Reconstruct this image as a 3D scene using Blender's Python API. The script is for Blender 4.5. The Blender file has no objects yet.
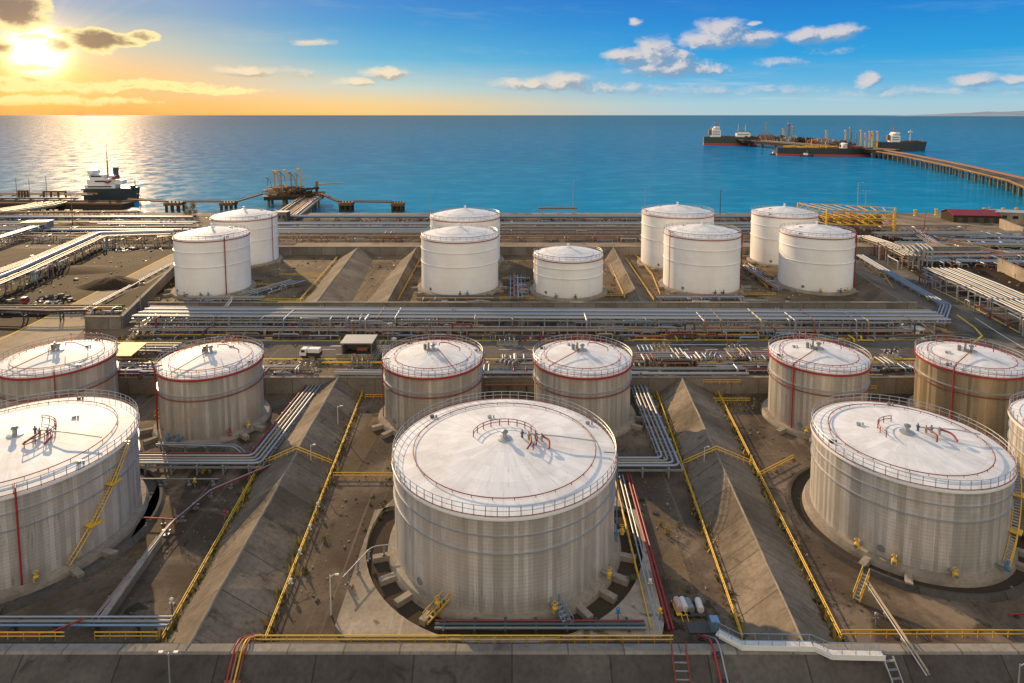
import bpy, math, random
from mathutils import Vector, Matrix
R_ = math.radians
PI = math.pi
random.seed(7)
sc = bpy.context.scene
COL = sc.collection

# ------------------------------------------------------------------ camera
# the lens is shifted so that uprights stay nearly upright; (CX, CY) is where the optical axis meets the picture
FPX, CX, CAMH = 635.0, 512.0, 76.0
TH = R_(5.0)
CY = 115.0 + FPX * math.tan(TH)
S_, C_ = math.sin(TH), math.cos(TH)
cam_d = bpy.data.cameras.new('camera')
cam = bpy.data.objects.new('camera', cam_d)
COL.objects.link(cam)
cam.location = (0, 0, CAMH)
cam.rotation_euler = (PI / 2 - TH, 0, 0)
cam_d.sensor_width = 36.0
cam_d.lens = FPX / 1024.0 * 36.0
cam_d.shift_y = -(341.5 - CY) / 1024.0
cam_d.clip_start = 0.5
cam_d.clip_end = 500000.0
sc.camera = cam

def G(px, py, z=0.0):
    """a place measured on the photograph, at height z"""
    u = (px - CX) / FPX
    v = (py - CY) / FPX
    k = (CAMH - z) / (S_ + v * C_)
    return Vector((u * k, k * (C_ - v * S_), z))

def direction(px, py):
    u = (px - CX) / FPX
    v = (py - CY) / FPX
    return Vector((u, C_ - v * S_, -(S_ + v * C_))).normalized()

# ------------------------------------------------------------------ tagging
ORG = {}
def link(o):
    COL.objects.link(o)
    return o

def tag(o, label=None, cat=None, group=None, kind=None):
    if label: o['label'] = label
    if cat: o['category'] = cat
    if group: o['group'] = group
    if kind: o['kind'] = kind
    return o

def thing(name, label, cat, loc=(0, 0, 0), group=None):
    o = link(bpy.data.objects.new(name, None))
    o.empty_display_size = 0.5
    o.location = loc
    ORG[o.name] = Vector(loc)
    return tag(o, label, cat, group)

# ------------------------------------------------------------------ mesh builder
class MB:
    def __init__(s):
        s.v = []; s.f = []; s.sm = []
    def add(s, vs, fs, smooth=False):
        b = len(s.v)
        s.v.extend([tuple(p) for p in vs])
        for f in fs:
            s.f.append(tuple(b + i for i in f)); s.sm.append(smooth)
        return s
    def box(s, c, size, rz=0.0, rx=0.0):
        hx, hy, hz = size[0] / 2, size[1] / 2, size[2] / 2
        m = Matrix.Translation(c) @ Matrix.Rotation(rz, 4, 'Z') @ Matrix.Rotation(rx, 4, 'X')
        vs = [m @ Vector((x, y, z)) for z in (-hz, hz) for y in (-hy, hy) for x in (-hx, hx)]
        return s.add(vs, [(0, 2, 3, 1), (4, 5, 7, 6), (0, 1, 5, 4), (2, 6, 7, 3), (0, 4, 6, 2), (1, 3, 7, 5)])
    def bar(s, a, b, w, h=None):
        h = h or w
        a = Vector(a); b = Vector(b); d = b - a
        L = d.length
        if L < 1e-6: return s
        q = d.to_track_quat('X', 'Z')
        m = Matrix.Translation((a + b) / 2) @ q.to_matrix().to_4x4()
        vs = [m @ Vector((x * L / 2, y * w / 2, z * h / 2)) for z in (-1, 1) for y in (-1, 1) for x in (-1, 1)]
        return s.add(vs, [(0, 2, 3, 1), (4, 5, 7, 6), (0, 1, 5, 4), (2, 6, 7, 3), (0, 4, 6, 2), (1, 3, 7, 5)])
    def tube(s, path, r, n=7, closed=False, caps=True):
        P = [Vector(p) for p in path]
        m = len(P)
        if m < 2: return s
        tang = []
        for i in range(m):
            if closed:
                t = P[(i + 1) % m] - P[i - 1]
            else:
                t = P[min(i + 1, m - 1)] - P[max(i - 1, 0)]
            tang.append(t.normalized() if t.length > 1e-9 else Vector((0, 0, 1)))
        up = Vector((0, 0, 1))
        if abs(tang[0].dot(up)) > 0.95: up = Vector((1, 0, 0))
        nrm = (up - tang[0] * up.dot(tang[0])).normalized()
        vs = []
        for i in range(m):
            nrm = nrm - tang[i] * nrm.dot(tang[i])
            if nrm.length < 1e-6:
                nrm = tang[i].orthogonal()
            nrm.normalize()
            bi = tang[i].cross(nrm)
            rr = r[i] if isinstance(r, (list, tuple)) else r
            for k in range(n):
                a = 2 * PI * k / n
                vs.append(P[i] + (nrm * math.cos(a) + bi * math.sin(a)) * rr)
        fs = []
        for i in range(m if closed else m - 1):
            j = (i + 1) % m
            for k in range(n):
                l = (k + 1) % n
                fs.append((i * n + k, i * n + l, j * n + l, j * n + k))
        s.add(vs, fs, n > 4)
        if caps and not closed:
            s.add(vs[:n], [tuple(range(n - 1, -1, -1))])
            s.add(vs[-n:], [tuple(range(n))])
        return s
    def ring(s, c, R, r, a0=0.0, a1=2 * PI, seg=64, n=5):
        full = abs(a1 - a0 - 2 * PI) < 1e-6
        k = seg if full else seg + 1
        pts = [(c[0] + R * math.cos(a0 + (a1 - a0) * i / seg), c[1] + R * math.sin(a0 + (a1 - a0) * i / seg), c[2]) for i in range(k)]
        return s.tube(pts, r, n, closed=full)
    def lathe(s, prof, c=(0, 0, 0), seg=64, smooth=True, a0=0.0, a1=2 * PI):
        """each pair of profile points is its own band, so edges stay crisp"""
        full = abs(a1 - a0 - 2 * PI) < 1e-6
        n = seg if full else seg + 1
        for (r0, z0), (r1, z1) in zip(prof[:-1], prof[1:]):
            vs = []
            for r, z in ((r0, z0), (r1, z1)):
                for i in range(n):
                    a = a0 + (a1 - a0) * i / seg
                    vs.append((c[0] + r * math.cos(a), c[1] + r * math.sin(a), c[2] + z))
            fs = []
            for i in range(seg):
                j = (i + 1) % n
                fs.append((i, j, n + j, n + i))
            s.add(vs, fs, smooth)
        return s
    def prism(s, poly, z0, z1):
        n = len(poly)
        vs = [(p[0], p[1], z0) for p in poly] + [(p[0], p[1], z1) for p in poly]
        fs = [tuple(range(n - 1, -1, -1)), tuple(range(n, 2 * n))]
        for i in range(n):
            j = (i + 1) % n
            fs.append((i, j, n + j, n + i))
        return s.add(vs, fs)
    def quad(s, a, b, c, d, smooth=False):
        return s.add([a, b, c, d], [(0, 1, 2, 3)], smooth)
    def build(s, name, mat, parent=None, origin=None):
        org = ORG[parent.name] if parent is not None else (Vector(origin) if origin is not None else Vector((0, 0, 0)))
        me = bpy.data.meshes.new(name)
        me.from_pydata([(x - org.x, y - org.y, z - org.z) for x, y, z in s.v], [], s.f)
        me.polygons.foreach_set('use_smooth', s.sm)
        me.update()
        if mat is not None: me.materials.append(mat)
        o = link(bpy.data.objects.new(name, me))
        ORG[o.name] = org
        if parent is not None:
            o.parent = parent
        elif origin is not None:
            o.location = origin
        return o

def copy_at(src, loc, rz=0.0, parent=None):
    """a copy of a part, at a place local to its thing"""
    o = link(src.copy())
    o.location = loc
    o.rotation_euler = (0, 0, rz)
    if parent is not None:
        o.parent = parent
        ORG[o.name] = ORG[parent.name]
    return o

def fillet(path, r, n=4):
    P = [Vector(p) for p in path]
    out = [P[0]]
    for i in range(1, len(P) - 1):
        a, b, c = P[i - 1], P[i], P[i + 1]
        u = (a - b); w = (c - b)
        if u.length < 1e-6 or w.length < 1e-6: continue
        rr = min(r, u.length * 0.45, w.length * 0.45)
        p0 = b + u.normalized() * rr
        p1 = b + w.normalized() * rr
        for k in range(n + 1):
            t = k / n
            out.append(p0 * (1 - t) ** 2 + b * 2 * t * (1 - t) + p1 * t ** 2)
    out.append(P[-1])
    return out

def offset(path, d):
    """shift a path sideways (to the left of its direction) by d"""
    P = [Vector(p) for p in path]
    out = []
    for i, p in enumerate(P):
        t1 = (P[i] - P[i - 1]) if i > 0 else (P[1] - P[0])
        t2 = (P[i + 1] - P[i]) if i < len(P) - 1 else t1
        t1 = Vector((t1.x, t1.y)); t2 = Vector((t2.x, t2.y))
        if t1.length < 1e-6: t1 = t2
        if t2.length < 1e-6: t2 = t1
        t1.normalize(); t2.normalize()
        n1 = Vector((-t1.y, t1.x)); n2 = Vector((-t2.y, t2.x))
        m = n1 + n2
        if m.length < 1e-6: m = n1
        m.normalize()
        k = 1.0 / max(0.35, m.dot(n1))
        out.append(Vector((p.x + m.x * d * k, p.y + m.y * d * k, p.z)))
    return out

def walk(path, step, start=0.0):
    """points every step along a path, with heading"""
    P = [Vector(p) for p in path]
    out = []; need = start
    for a, b in zip(P[:-1], P[1:]):
        L = (b - a).length
        if L < 1e-6: continue
        hd = math.atan2(b.y - a.y, b.x - a.x)
        t = need
        while t <= L + 1e-6:
            out.append((a + (b - a) * (t / L), hd)); t += step
        need = t - L
    return out

# ------------------------------------------------------------------ materials
MATS = {}
class NT:
    def __init__(s, tree):
        s.t = tree; s.n = tree.nodes; s.l = tree.links
    def new(s, kind, **kw):
        n = s.n.new(kind)
        for k, v in kw.items(): setattr(n, k, v)
        return n
    def put(s, sock, val):
        if val is None: return
        if isinstance(val, bpy.types.NodeSocket): s.l.new(val, sock)
        else: sock.default_value = val
    def math(s, op, a, b=None, c=None, clamp=False):
        n = s.new('ShaderNodeMath', operation=op, use_clamp=clamp)
        s.put(n.inputs[0], a); s.put(n.inputs[1], b); s.put(n.inputs[2], c)
        return n.outputs[0]
    def vmath(s, op, a, b=None, c=None, out=0):
        n = s.new('ShaderNodeVectorMath', operation=op)
        s.put(n.inputs[0], a); s.put(n.inputs[1], b); s.put(n.inputs[2], c)
        return n.outputs['Value'] if op in ('DOT_PRODUCT', 'LENGTH', 'DISTANCE') else n.outputs[0]
    def noise(s, vec, scale, detail=4.0, rough=0.55, dist=0.0, dims='3D'):
        n = s.new('ShaderNodeTexNoise', noise_dimensions=dims)
        s.put(n.inputs['Vector'], vec)
        n.inputs['Scale'].default_value = scale
        n.inputs['Detail'].default_value = detail
        n.inputs['Roughness'].default_value = rough
        n.inputs['Distortion'].default_value = dist
        return n.outputs['Fac']
    def ramp(s, fac, stops, interp='LINEAR'):
        n = s.new('ShaderNodeValToRGB')
        cr = n.color_ramp; cr.interpolation = interp
        while len(cr.elements) < len(stops): cr.elements.new(0.5)
        for e, (p, c) in zip(cr.elements, stops):
            e.position = p
            e.color = (c, c, c, 1) if isinstance(c, (int, float)) else (*c, 1)
        s.put(n.inputs[0], fac)
        return n.outputs[0]
    def smooth(s, x, a, b, o0=0.0, o1=1.0):
        n = s.new('ShaderNodeMapRange', interpolation_type='SMOOTHSTEP')
        s.put(n.inputs[0], x)
        for i, v in enumerate((a, b, o0, o1)): s.put(n.inputs[i + 1], v)
        return n.outputs[0]
    def mix(s, f, a, b, mode='MIX', clamp=False):
        n = s.new('ShaderNodeMix', data_type='RGBA', blend_type=mode)
        n.clamp_factor = True
        s.put(n.inputs[0], f)
        for sock, v in ((n.inputs[6], a), (n.inputs[7], b)):
            if isinstance(v, tuple) and len(v) == 3: v = (*v, 1)
            s.put(sock, v)
        return n.outputs[2]
    def comb(s, x, y, z):
        n = s.new('ShaderNodeCombineXYZ')
        s.put(n.inputs[0], x); s.put(n.inputs[1], y); s.put(n.inputs[2], z)
        return n.outputs[0]
    def sep(s, v):
        n = s.new('ShaderNodeSeparateXYZ'); s.put(n.inputs[0], v)
        return n.outputs
    def bump(s, h, strength=0.3, dist=0.05, normal=None):
        n = s.new('ShaderNodeBump')
        n.inputs['Strength'].default_value = strength
        n.inputs['Distance'].default_value = dist
        s.put(n.inputs['Height'], h)
        if normal is not None: s.put(n.inputs['Normal'], normal)
        return n.outputs[0]

def material(name):
    m = bpy.data.materials.new(name); m.use_nodes = True
    nt = NT(m.node_tree)
    b = m.node_tree.nodes['Principled BSDF']
    MATS[name] = m
    return m, nt, b

def obj_coord(nt): return nt.new('ShaderNodeTexCoord').outputs['Object']
def pos_coord(nt): return nt.new('ShaderNodeNewGeometry').outputs['Position']

def paint(name, c, rough=0.45, metal=0.0, wear=0.25, wcol=(0.12, 0.07, 0.04), scale=0.7, spec=0.5):
    m, nt, b = material(name)
    p = pos_coord(nt)
    n1 = nt.noise(p, scale, 5)
    n2 = nt.noise(p, scale * 6, 3)
    w = nt.smooth(nt.math('ADD', nt.math('MULTIPLY', n1, 0.65), nt.math('MULTIPLY', n2, 0.35)), 0.52, 0.68, 0, wear)
    dark = tuple(x * 0.8 for x in c)
    col = nt.mix(n2, (*dark, 1), (*c, 1))
    col = nt.mix(w, col, (*wcol, 1))
    nt.put(b.inputs['Base Color'], col)
    b.inputs['Roughness'].default_value = rough
    b.inputs['Metallic'].default_value = metal
    b.inputs['Specular IOR Level'].default_value = spec
    return m

paint('red_paint', (0.32, 0.022, 0.02), 0.5)
paint('dull_red', (0.22, 0.035, 0.028), 0.6)
paint('yellow_paint', (0.72, 0.42, 0.02), 0.5, wear=0.35)
paint('white_paint', (0.78, 0.77, 0.75), 0.4, wear=0.15)
paint('offwhite', (0.6, 0.58, 0.53), 0.5)
paint('pipe_silver', (0.34, 0.355, 0.385), 0.5, 0.4, 0.45, (0.25, 0.2, 0.15))
paint('pipe_blue', (0.20, 0.30, 0.42), 0.42, 0.3, 0.2, (0.2, 0.16, 0.12))
paint('pipe_grey', (0.24, 0.25, 0.26), 0.45, 0.3, 0.3)
paint('pipe_cream', (0.34, 0.275, 0.18), 0.5, 0.1, 0.35)
paint('pipe_rust', (0.28, 0.12, 0.06), 0.7, 0.0, 0.5)
paint('galvanised', (0.40, 0.41, 0.42), 0.45, 0.5, 0.4, (0.25, 0.17, 0.1))
paint('steel_dark', (0.08, 0.08, 0.08), 0.65, 0.1, 0.4, spec=0.15)
paint('hull_dark', (0.018, 0.03, 0.035), 0.4, wear=0.3)
paint('hull_green', (0.03, 0.055, 0.048), 0.5, wear=0.2)
paint('hull_red', (0.45, 0.05, 0.03), 0.5)
paint('deck_brown', (0.16, 0.085, 0.042), 0.8, spec=0.1)
paint('blue_paint', (0.05, 0.2, 0.36), 0.5)
paint('cart_pink', (0.5, 0.33, 0.30), 0.5)
paint('pipe_teal', (0.05, 0.10, 0.12), 0.5)
paint('rubber', (0.02, 0.02, 0.02), 0.8, wear=0.0)
paint('roof_sheet', (0.35, 0.34, 0.32), 0.6)
paint('roof_red', (0.26, 0.02, 0.025), 0.6)
paint('roof_orange', (0.62, 0.30, 0.06), 0.6)
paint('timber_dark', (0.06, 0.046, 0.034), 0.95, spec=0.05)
paint('bark', (0.10, 0.07, 0.05), 0.9)
def leaf(name, a, b_):
    m, nt, b = material(name)
    n = nt.noise(pos_coord(nt), 1.3, 2)
    nt.put(b.inputs['Base Color'], nt.mix(n, (*a, 1), (*b_, 1)))
    b.inputs['Roughness'].default_value = 0.7
leaf('leaf_green', (0.035, 0.06, 0.015), (0.12, 0.13, 0.03))
leaf('leaf_yellow', (0.16, 0.12, 0.02), (0.30, 0.20, 0.03))
m, nt, b = material('window_glass')
b.inputs['Base Color'].default_value = (0.02, 0.03, 0.04, 1); b.inputs['Roughness'].default_value = 0.1

def concrete(name, c0, c1, stain=(0.05, 0.042, 0.035), sc1=0.06, jx=0.0, jy=0.0, rough=0.85, stain_amt=0.6, streak=False, patches=False):
    m, nt, b = material(name)
    p = pos_coord(nt)
    big = nt.noise(p, sc1, 6, 0.62)
    fine = nt.noise(p, 1.4, 5, 0.6)
    col = nt.mix(nt.smooth(big, 0.3, 0.7), (*c0, 1), (*c1, 1))
    col = nt.mix(nt.math('MULTIPLY', nt.smooth(fine, 0.35, 0.75), 0.45), col, tuple(x * 0.62 for x in c0))
    st = nt.noise(p, sc1 * 2.7, 7, 0.7, 0.6)
    col = nt.mix(nt.smooth(st, 0.55, 0.72, 0, stain_amt), col, (*stain, 1))
    if patches:
        pn = nt.noise(p, 0.028, 4, 0.55, 0.8)
        col = nt.mix(nt.smooth(pn, 0.50, 0.60, 0, 0.6), col, tuple(x * 0.42 for x in c0))
        pn2 = nt.noise(nt.vmath('ADD', p, (310.0, 77.0, 5.0)), 0.05, 5, 0.6, 1.2)
        col = nt.mix(nt.smooth(pn2, 0.56, 0.66, 0, 0.55), col, tuple(x * 1.35 for x in c1))
        oil = nt.noise(nt.vmath('ADD', p, (51.0, 177.0, 9.0)), 0.22, 3, 0.5, 0.5)
        col = nt.mix(nt.smooth(oil, 0.64, 0.70, 0, 0.7), col, tuple(x * 0.25 for x in c0))
        xyz = nt.sep(p)
        tk = nt.noise(nt.comb(nt.math('MULTIPLY', xyz[0], 0.9), nt.math('MULTIPLY', xyz[1], 0.02), 0.0), 1.0, 2, 0.5)
        col = nt.mix(nt.smooth(tk, 0.60, 0.68, 0, 0.35), col, tuple(x * 1.25 for x in c1))
    if streak:
        xyz = nt.sep(p)
        sv = nt.comb(nt.math('MULTIPLY', xyz[0], 0.12), nt.math('MULTIPLY', xyz[1], 1.1), nt.math('MULTIPLY', xyz[2], 0.1))
        sn = nt.noise(sv, 1.0, 4, 0.6)
        col = nt.mix(nt.smooth(sn, 0.5, 0.75, 0, 0.55), col, tuple(x * 0.5 for x in c0))
    h = fine
    if jx or jy:
        xyz = nt.sep(p)
        lines = None
        for ax, j in ((0, jx), (1, jy)):
            if not j: continue
            fr = nt.math('FRACT', nt.math('DIVIDE', xyz[ax], j))
            d = nt.math('ABSOLUTE', nt.math('SUBTRACT', fr, 0.5))
            ln = nt.smooth(d, 0.5 - 0.16 / j, 0.5 - 0.05 / j)
            cell = nt.math('FLOOR', nt.math('DIVIDE', xyz[ax], j))
            wn = nt.new('ShaderNodeTexWhiteNoise', noise_dimensions='1D'); nt.put(wn.inputs['W'], cell)
            col = nt.mix(0.22, col, wn.outputs[0], 'SOFT_LIGHT')
            lines = ln if lines is None else nt.math('MAXIMUM', lines, ln)
        col = nt.mix(nt.math('MULTIPLY', lines, 0.7), col, tuple(x * 0.4 for x in c0))
    nt.put(b.inputs['Base Color'], col)
    b.inputs['Roughness'].default_value = rough
    b.inputs['Specular IOR Level'].default_value = 0.06
    nt.put(b.inputs['Normal'], nt.bump(h, 0.4, 0.08))
    return m

concrete('ground_mat', (0.078, 0.058, 0.042), (0.175, 0.132, 0.094), (0.026, 0.021, 0.017), 0.06, 0, 0, stain_amt=0.85, patches=True)
concrete('soil', (0.026, 0.017, 0.010), (0.06, 0.038, 0.021), (0.011, 0.008, 0.006), 0.035, stain_amt=0.8, patches=True)
concrete('berm_mat', (0.12, 0.096, 0.072), (0.235, 0.188, 0.14), (0.035, 0.028, 0.022), 0.08, 0, 9.0, stain_amt=0.75, streak=True)
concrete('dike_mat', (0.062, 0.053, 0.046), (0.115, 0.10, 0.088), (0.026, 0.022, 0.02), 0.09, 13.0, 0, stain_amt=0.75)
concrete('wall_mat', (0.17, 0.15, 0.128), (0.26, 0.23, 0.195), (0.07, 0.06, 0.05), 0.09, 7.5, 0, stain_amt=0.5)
concrete('pad_mat', (0.26, 0.215, 0.165), (0.38, 0.32, 0.25), (0.09, 0.07, 0.05), 0.1, 0, 0, stain_amt=0.75, patches=True)
concrete('cap_mat', (0.20, 0.17, 0.138), (0.29, 0.25, 0.205), (0.11, 0.095, 0.08), 0.2, stain_amt=0.4)
concrete('found_mat', (0.22, 0.19, 0.155), (0.34, 0.29, 0.235), (0.10, 0.08, 0.06), 0.2, stain_amt=0.6)
concrete('road_mat', (0.085, 0.074, 0.062), (0.15, 0.128, 0.104), (0.045, 0.039, 0.033), 0.05, stain_amt=0.6, patches=True)
concrete('road_dust', (0.27, 0.205, 0.135), (0.38, 0.295, 0.20), (0.11, 0.082, 0.055), 0.05, stain_amt=0.5)
concrete('apron_mat', (0.105, 0.075, 0.046), (0.20, 0.145, 0.09), (0.04, 0.03, 0.022), 0.07, stain_amt=0.75, patches=True)
concrete('quay_mat', (0.19, 0.145, 0.10), (0.29, 0.225, 0.155), (0.06, 0.047, 0.035), 0.04, stain_amt=0.7, patches=True)
concrete('line_yellow', (0.55, 0.36, 0.05), (0.68, 0.45, 0.07), (0.3, 0.22, 0.1), 0.3, stain_amt=0.6)
concrete('line_white', (0.5, 0.49, 0.46), (0.65, 0.63, 0.6), (0.25, 0.23, 0.2), 0.3, stain_amt=0.6)
concrete('hazy_hill_mat', (0.22, 0.28, 0.34), (0.30, 0.36, 0.42), (0.16, 0.21, 0.25), 0.0005, stain_amt=0.4)  # blue in the base colour stands for the haze of distance
concrete('jetty_deck', (0.20, 0.14, 0.09), (0.30, 0.21, 0.14), (0.08, 0.06, 0.05), 0.05, stain_amt=0.6)
concrete('jetty_edge', (0.26, 0.155, 0.05), (0.36, 0.22, 0.075), (0.25, 0.15, 0.07), 0.05, stain_amt=0.4)
concrete('pile_mat', (0.16, 0.12, 0.08), (0.25, 0.18, 0.11), (0.06, 0.05, 0.04), 0.1, stain_amt=0.5)

# aluminium cladding: vertical sheets of slightly different tone, fine horizontal ribs, streaks
def cladding(name, base, panels, metal=0.45, gold=0.0, white=False):
    m, nt, b = material(name)
    o = obj_coord(nt)
    xyz = nt.sep(o)
    ang = nt.math('DIVIDE', nt.math('ARCTAN2', xyz[1], xyz[0]), 2 * PI)
    t = nt.math('MULTIPLY', ang, float(panels))
    pid = nt.math('FLOOR', t)
    oi = nt.new('ShaderNodeObjectInfo').outputs['Random']
    seed = nt.math('MULTIPLY', oi, 91.7)
    wn = nt.new('ShaderNodeTexWhiteNoise', noise_dimensions='1D'); nt.put(wn.inputs['W'], nt.math('ADD', pid, seed))
    course = nt.math('FLOOR', nt.math('DIVIDE', xyz[2], 2.9))
    wn2 = nt.new('ShaderNodeTexWhiteNoise', noise_dimensions='2D'); nt.put(wn2.inputs['Vector'], nt.comb(nt.math('ADD', pid, seed), course, 0.0))
    sv = nt.comb(nt.math('ADD', nt.math('MULTIPLY', ang, panels * 0.9), seed), nt.math('MULTIPLY', xyz[2], 0.05), 0.0)
    streak = nt.noise(sv, 1.3, 5, 0.7)
    blot = nt.noise(o, 0.13, 5, 0.6)
    f = nt.math('ADD', nt.math('MULTIPLY', wn.outputs[0], 0.24), nt.math('MULTIPLY', wn2.outputs[0], 0.05))
    f = nt.math('ADD', f, nt.math('MULTIPLY', streak, 0.45))
    f = nt.math('ADD', f, nt.math('MULTIPLY', nt.math('SUBTRACT', blot, 0.5), 0.3))
    dk = tuple(x * 0.62 for x in base); lt = tuple(min(0.86, x * 1.15) for x in base)
    col = nt.mix(nt.smooth(f, 0.2, 0.8), (*dk, 1), (*lt, 1))
    odd = nt.math('GREATER_THAN', wn2.outputs[0], 0.965)
    col = nt.mix(nt.math('MULTIPLY', odd, 0.15), col, tuple(min(0.85, x * 1.3) for x in base))
    rib = nt.math('SINE', nt.math('MULTIPLY', xyz[2], 2 * PI / 0.62))
    col = nt.mix(nt.smooth(rib, -0.2, -1.0, 0, 0.14), col, tuple(x * 0.42 for x in base))
    seam = nt.math('ABSOLUTE', nt.math('SUBTRACT', nt.math('FRACT', t), 0.5))
    col = nt.mix(nt.smooth(seam, 0.455, 0.49, 0, 0.35), col, tuple(x * 0.4 for x in base))
    # rust and dirt runs that start at the foot
    foot = nt.math('MULTIPLY', nt.smooth(xyz[2], 4.0, 0.3), nt.smooth(streak, 0.4, 0.65))
    col = nt.mix(nt.math('MULTIPLY', foot, 0.45), col, (0.16, 0.11, 0.065, 1))
    run = nt.math('MULTIPLY', nt.smooth(nt.noise(sv, 3.1, 3, 0.6), 0.55, 0.70), nt.smooth(nt.noise(nt.comb(nt.math('MULTIPLY', ang, 26.0), nt.math('MULTIPLY', xyz[2], 0.16), seed), 1.0, 3, 0.6), 0.4, 0.62, 0.05, 0.6))
    col = nt.mix(run, col, (0.20, 0.135, 0.075, 1))
    wash = nt.noise(nt.comb(nt.math('MULTIPLY', ang, 9.0), nt.math('MULTIPLY', xyz[2], 0.09), seed), 1.0, 4, 0.6)
    col = nt.mix(nt.smooth(wash, 0.45, 0.72, 0, 0.4), col, tuple(x * k_ for x, k_ in zip(base, (0.62, 0.58, 0.5))))
    nt.put(b.inputs['Base Color'], col)
    b.inputs['Metallic'].default_value = metal
    nt.put(b.inputs['Roughness'], nt.smooth(wn.outputs[0], 0, 1, 0.36, 0.55))
    h = nt.math('ADD', nt.math('MULTIPLY', rib, 0.5), nt.math('MULTIPLY', nt.smooth(seam, 0.46, 0.49), -0.6))
    nt.put(b.inputs['Normal'], nt.bump(h, 0.2, 0.04))
    return m
cladding('clad_big', (0.745, 0.71, 0.665), 160)
cladding('clad_mid', (0.63, 0.58, 0.515), 110)
cladding('clad_gold_light', (0.52, 0.42, 0.29), 110, 0.6)  # golden reflected light is put into the sheet colour

m, nt, b = material('shell_white')
o = obj_coord(nt); xyz = nt.sep(o)
ang = nt.math('ARCTAN2', xyz[1], xyz[0])
sv = nt.comb(nt.math('MULTIPLY', ang, 9.0), nt.math('MULTIPLY', xyz[2], 0.04), nt.math('MULTIPLY', nt.new('ShaderNodeObjectInfo').outputs['Random'], 40.0))
st = nt.noise(sv, 1.6, 5, 0.7)
bl = nt.noise(o, 0.09, 4, 0.6)
col = nt.mix(nt.smooth(bl, 0.3, 0.7), (0.74, 0.72, 0.69, 1), (0.84, 0.83, 0.81, 1))
col = nt.mix(nt.smooth(st, 0.56, 0.78, 0, 0.3), col, (0.48, 0.42, 0.35, 1))
ct = nt.math('FRACT', nt.math('DIVIDE', xyz[2], 2.45))
col = nt.mix(nt.smooth(nt.math('ABSOLUTE', nt.math('SUBTRACT', ct, 0.5)), 0.475, 0.495, 0, 0.3), col, (0.5, 0.49, 0.47, 1))
col = nt.mix(nt.math('MULTIPLY', nt.smooth(xyz[2], 2.2, 0.0), nt.smooth(st, 0.35, 0.6, 0, 0.55)), col, (0.33, 0.23, 0.14, 1))
nt.put(b.inputs['Base Color'], col); b.inputs['Roughness'].default_value = 0.5; b.inputs['Specular IOR Level'].default_value = 0.25

def roof_mat(name, rad, seedscale):
    m, nt, b = material(name)
    o = obj_coord(nt); xyz = nt.sep(o)
    ang = nt.math('DIVIDE', nt.math('ARCTAN2', xyz[1], xyz[0]), 2 * PI)
    rr = nt.vmath('LENGTH', nt.comb(xyz[0], xyz[1], 0.0))
    t = nt.math('MULTIPLY', ang, 44.0)
    pid = nt.math('FLOOR', t); ringid = nt.math('FLOOR', nt.math('DIVIDE', rr, rad / 5.0))
    wn = nt.new('ShaderNodeTexWhiteNoise', noise_dimensions='2D'); nt.put(wn.inputs['Vector'], nt.comb(pid, ringid, 0.0))
    seam = nt.smooth(nt.math('ABSOLUTE', nt.math('SUBTRACT', nt.math('FRACT', t), 0.5)), 0.47, 0.495)
    seam2 = nt.smooth(nt.math('ABSOLUTE', nt.math('SUBTRACT', nt.math('FRACT', nt.math('DIVIDE', rr, rad / 5.0)), 0.5)), 0.485, 0.497)
    bl = nt.noise(o, seedscale, 6, 0.65)
    sv = nt.comb(nt.math('MULTIPLY', ang, 60.0), nt.math('MULTIPLY', rr, 0.12), 0.0)
    run = nt.noise(sv, 1.5, 4, 0.65)
    col = nt.mix(wn.outputs[0], (0.62, 0.62, 0.625, 1), (0.72, 0.72, 0.725, 1))
    col = nt.mix(nt.smooth(bl, 0.40, 0.70, 0, 0.55), col, (0.46, 0.435, 0.40, 1))
    col = nt.mix(nt.smooth(run, 0.5, 0.72, 0, 0.5), col, (0.46, 0.42, 0.37, 1))
    col = nt.mix(nt.math('MULTIPLY', nt.math('MAXIMUM', seam, seam2), 0.3), col, (0.36, 0.34, 0.32, 1))
    spots = nt.smooth(nt.noise(o, 1.1, 3, 0.5), 0.68, 0.76, 0, 0.5)
    col = nt.mix(spots, col, (0.36, 0.25, 0.16, 1))
    nt.put(b.inputs['Base Color'], col); b.inputs['Roughness'].default_value = 0.6; b.inputs['Specular IOR Level'].default_value = 0.15
    nt.put(b.inputs['Normal'], nt.bump(nt.math('MAXIMUM', seam, seam2), 0.25, 0.03))
roof_mat('roof_big', 20.0, 0.14)
roof_mat('roof_mid', 13.0, 0.2)

# sea
m, nt, b = material('sea_mat')
nt.n.remove(b)
p = pos_coord(nt); xyz = nt.sep(p)
out = [n for n in nt.n if n.type == 'OUTPUT_MATERIAL'][0]
dif = nt.new('ShaderNodeBsdfDiffuse'); glo = nt.new('ShaderNodeBsdfGlossy'); mx = nt.new('ShaderNodeMixShader')
bands = nt.noise(nt.comb(nt.math('MULTIPLY', xyz[0], 0.0012), nt.math('MULTIPLY', xyz[1], 0.0045), 0.0), 1.0, 5, 0.6)
shore = nt.smooth(nt.math('ADD', xyz[1], nt.math('MULTIPLY', bands, 300.0)), 500.0, 1500.0)
deep = nt.smooth(xyz[1], 900.0, 6000.0)
c = nt.mix(shore, (0.0006, 0.205, 0.37, 1), (0.0003, 0.125, 0.315, 1))
c = nt.mix(deep, c, (0.0003, 0.083, 0.215, 1))
c = nt.mix(nt.smooth(bands, 0.4, 0.7, 0, 0.4), c, (0.0005, 0.125, 0.24, 1))
rip = nt.noise(nt.comb(nt.math('MULTIPLY', xyz[0], 0.02), nt.math('MULTIPLY', xyz[1], 0.05), 0.0), 1.0, 7, 0.7)
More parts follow.
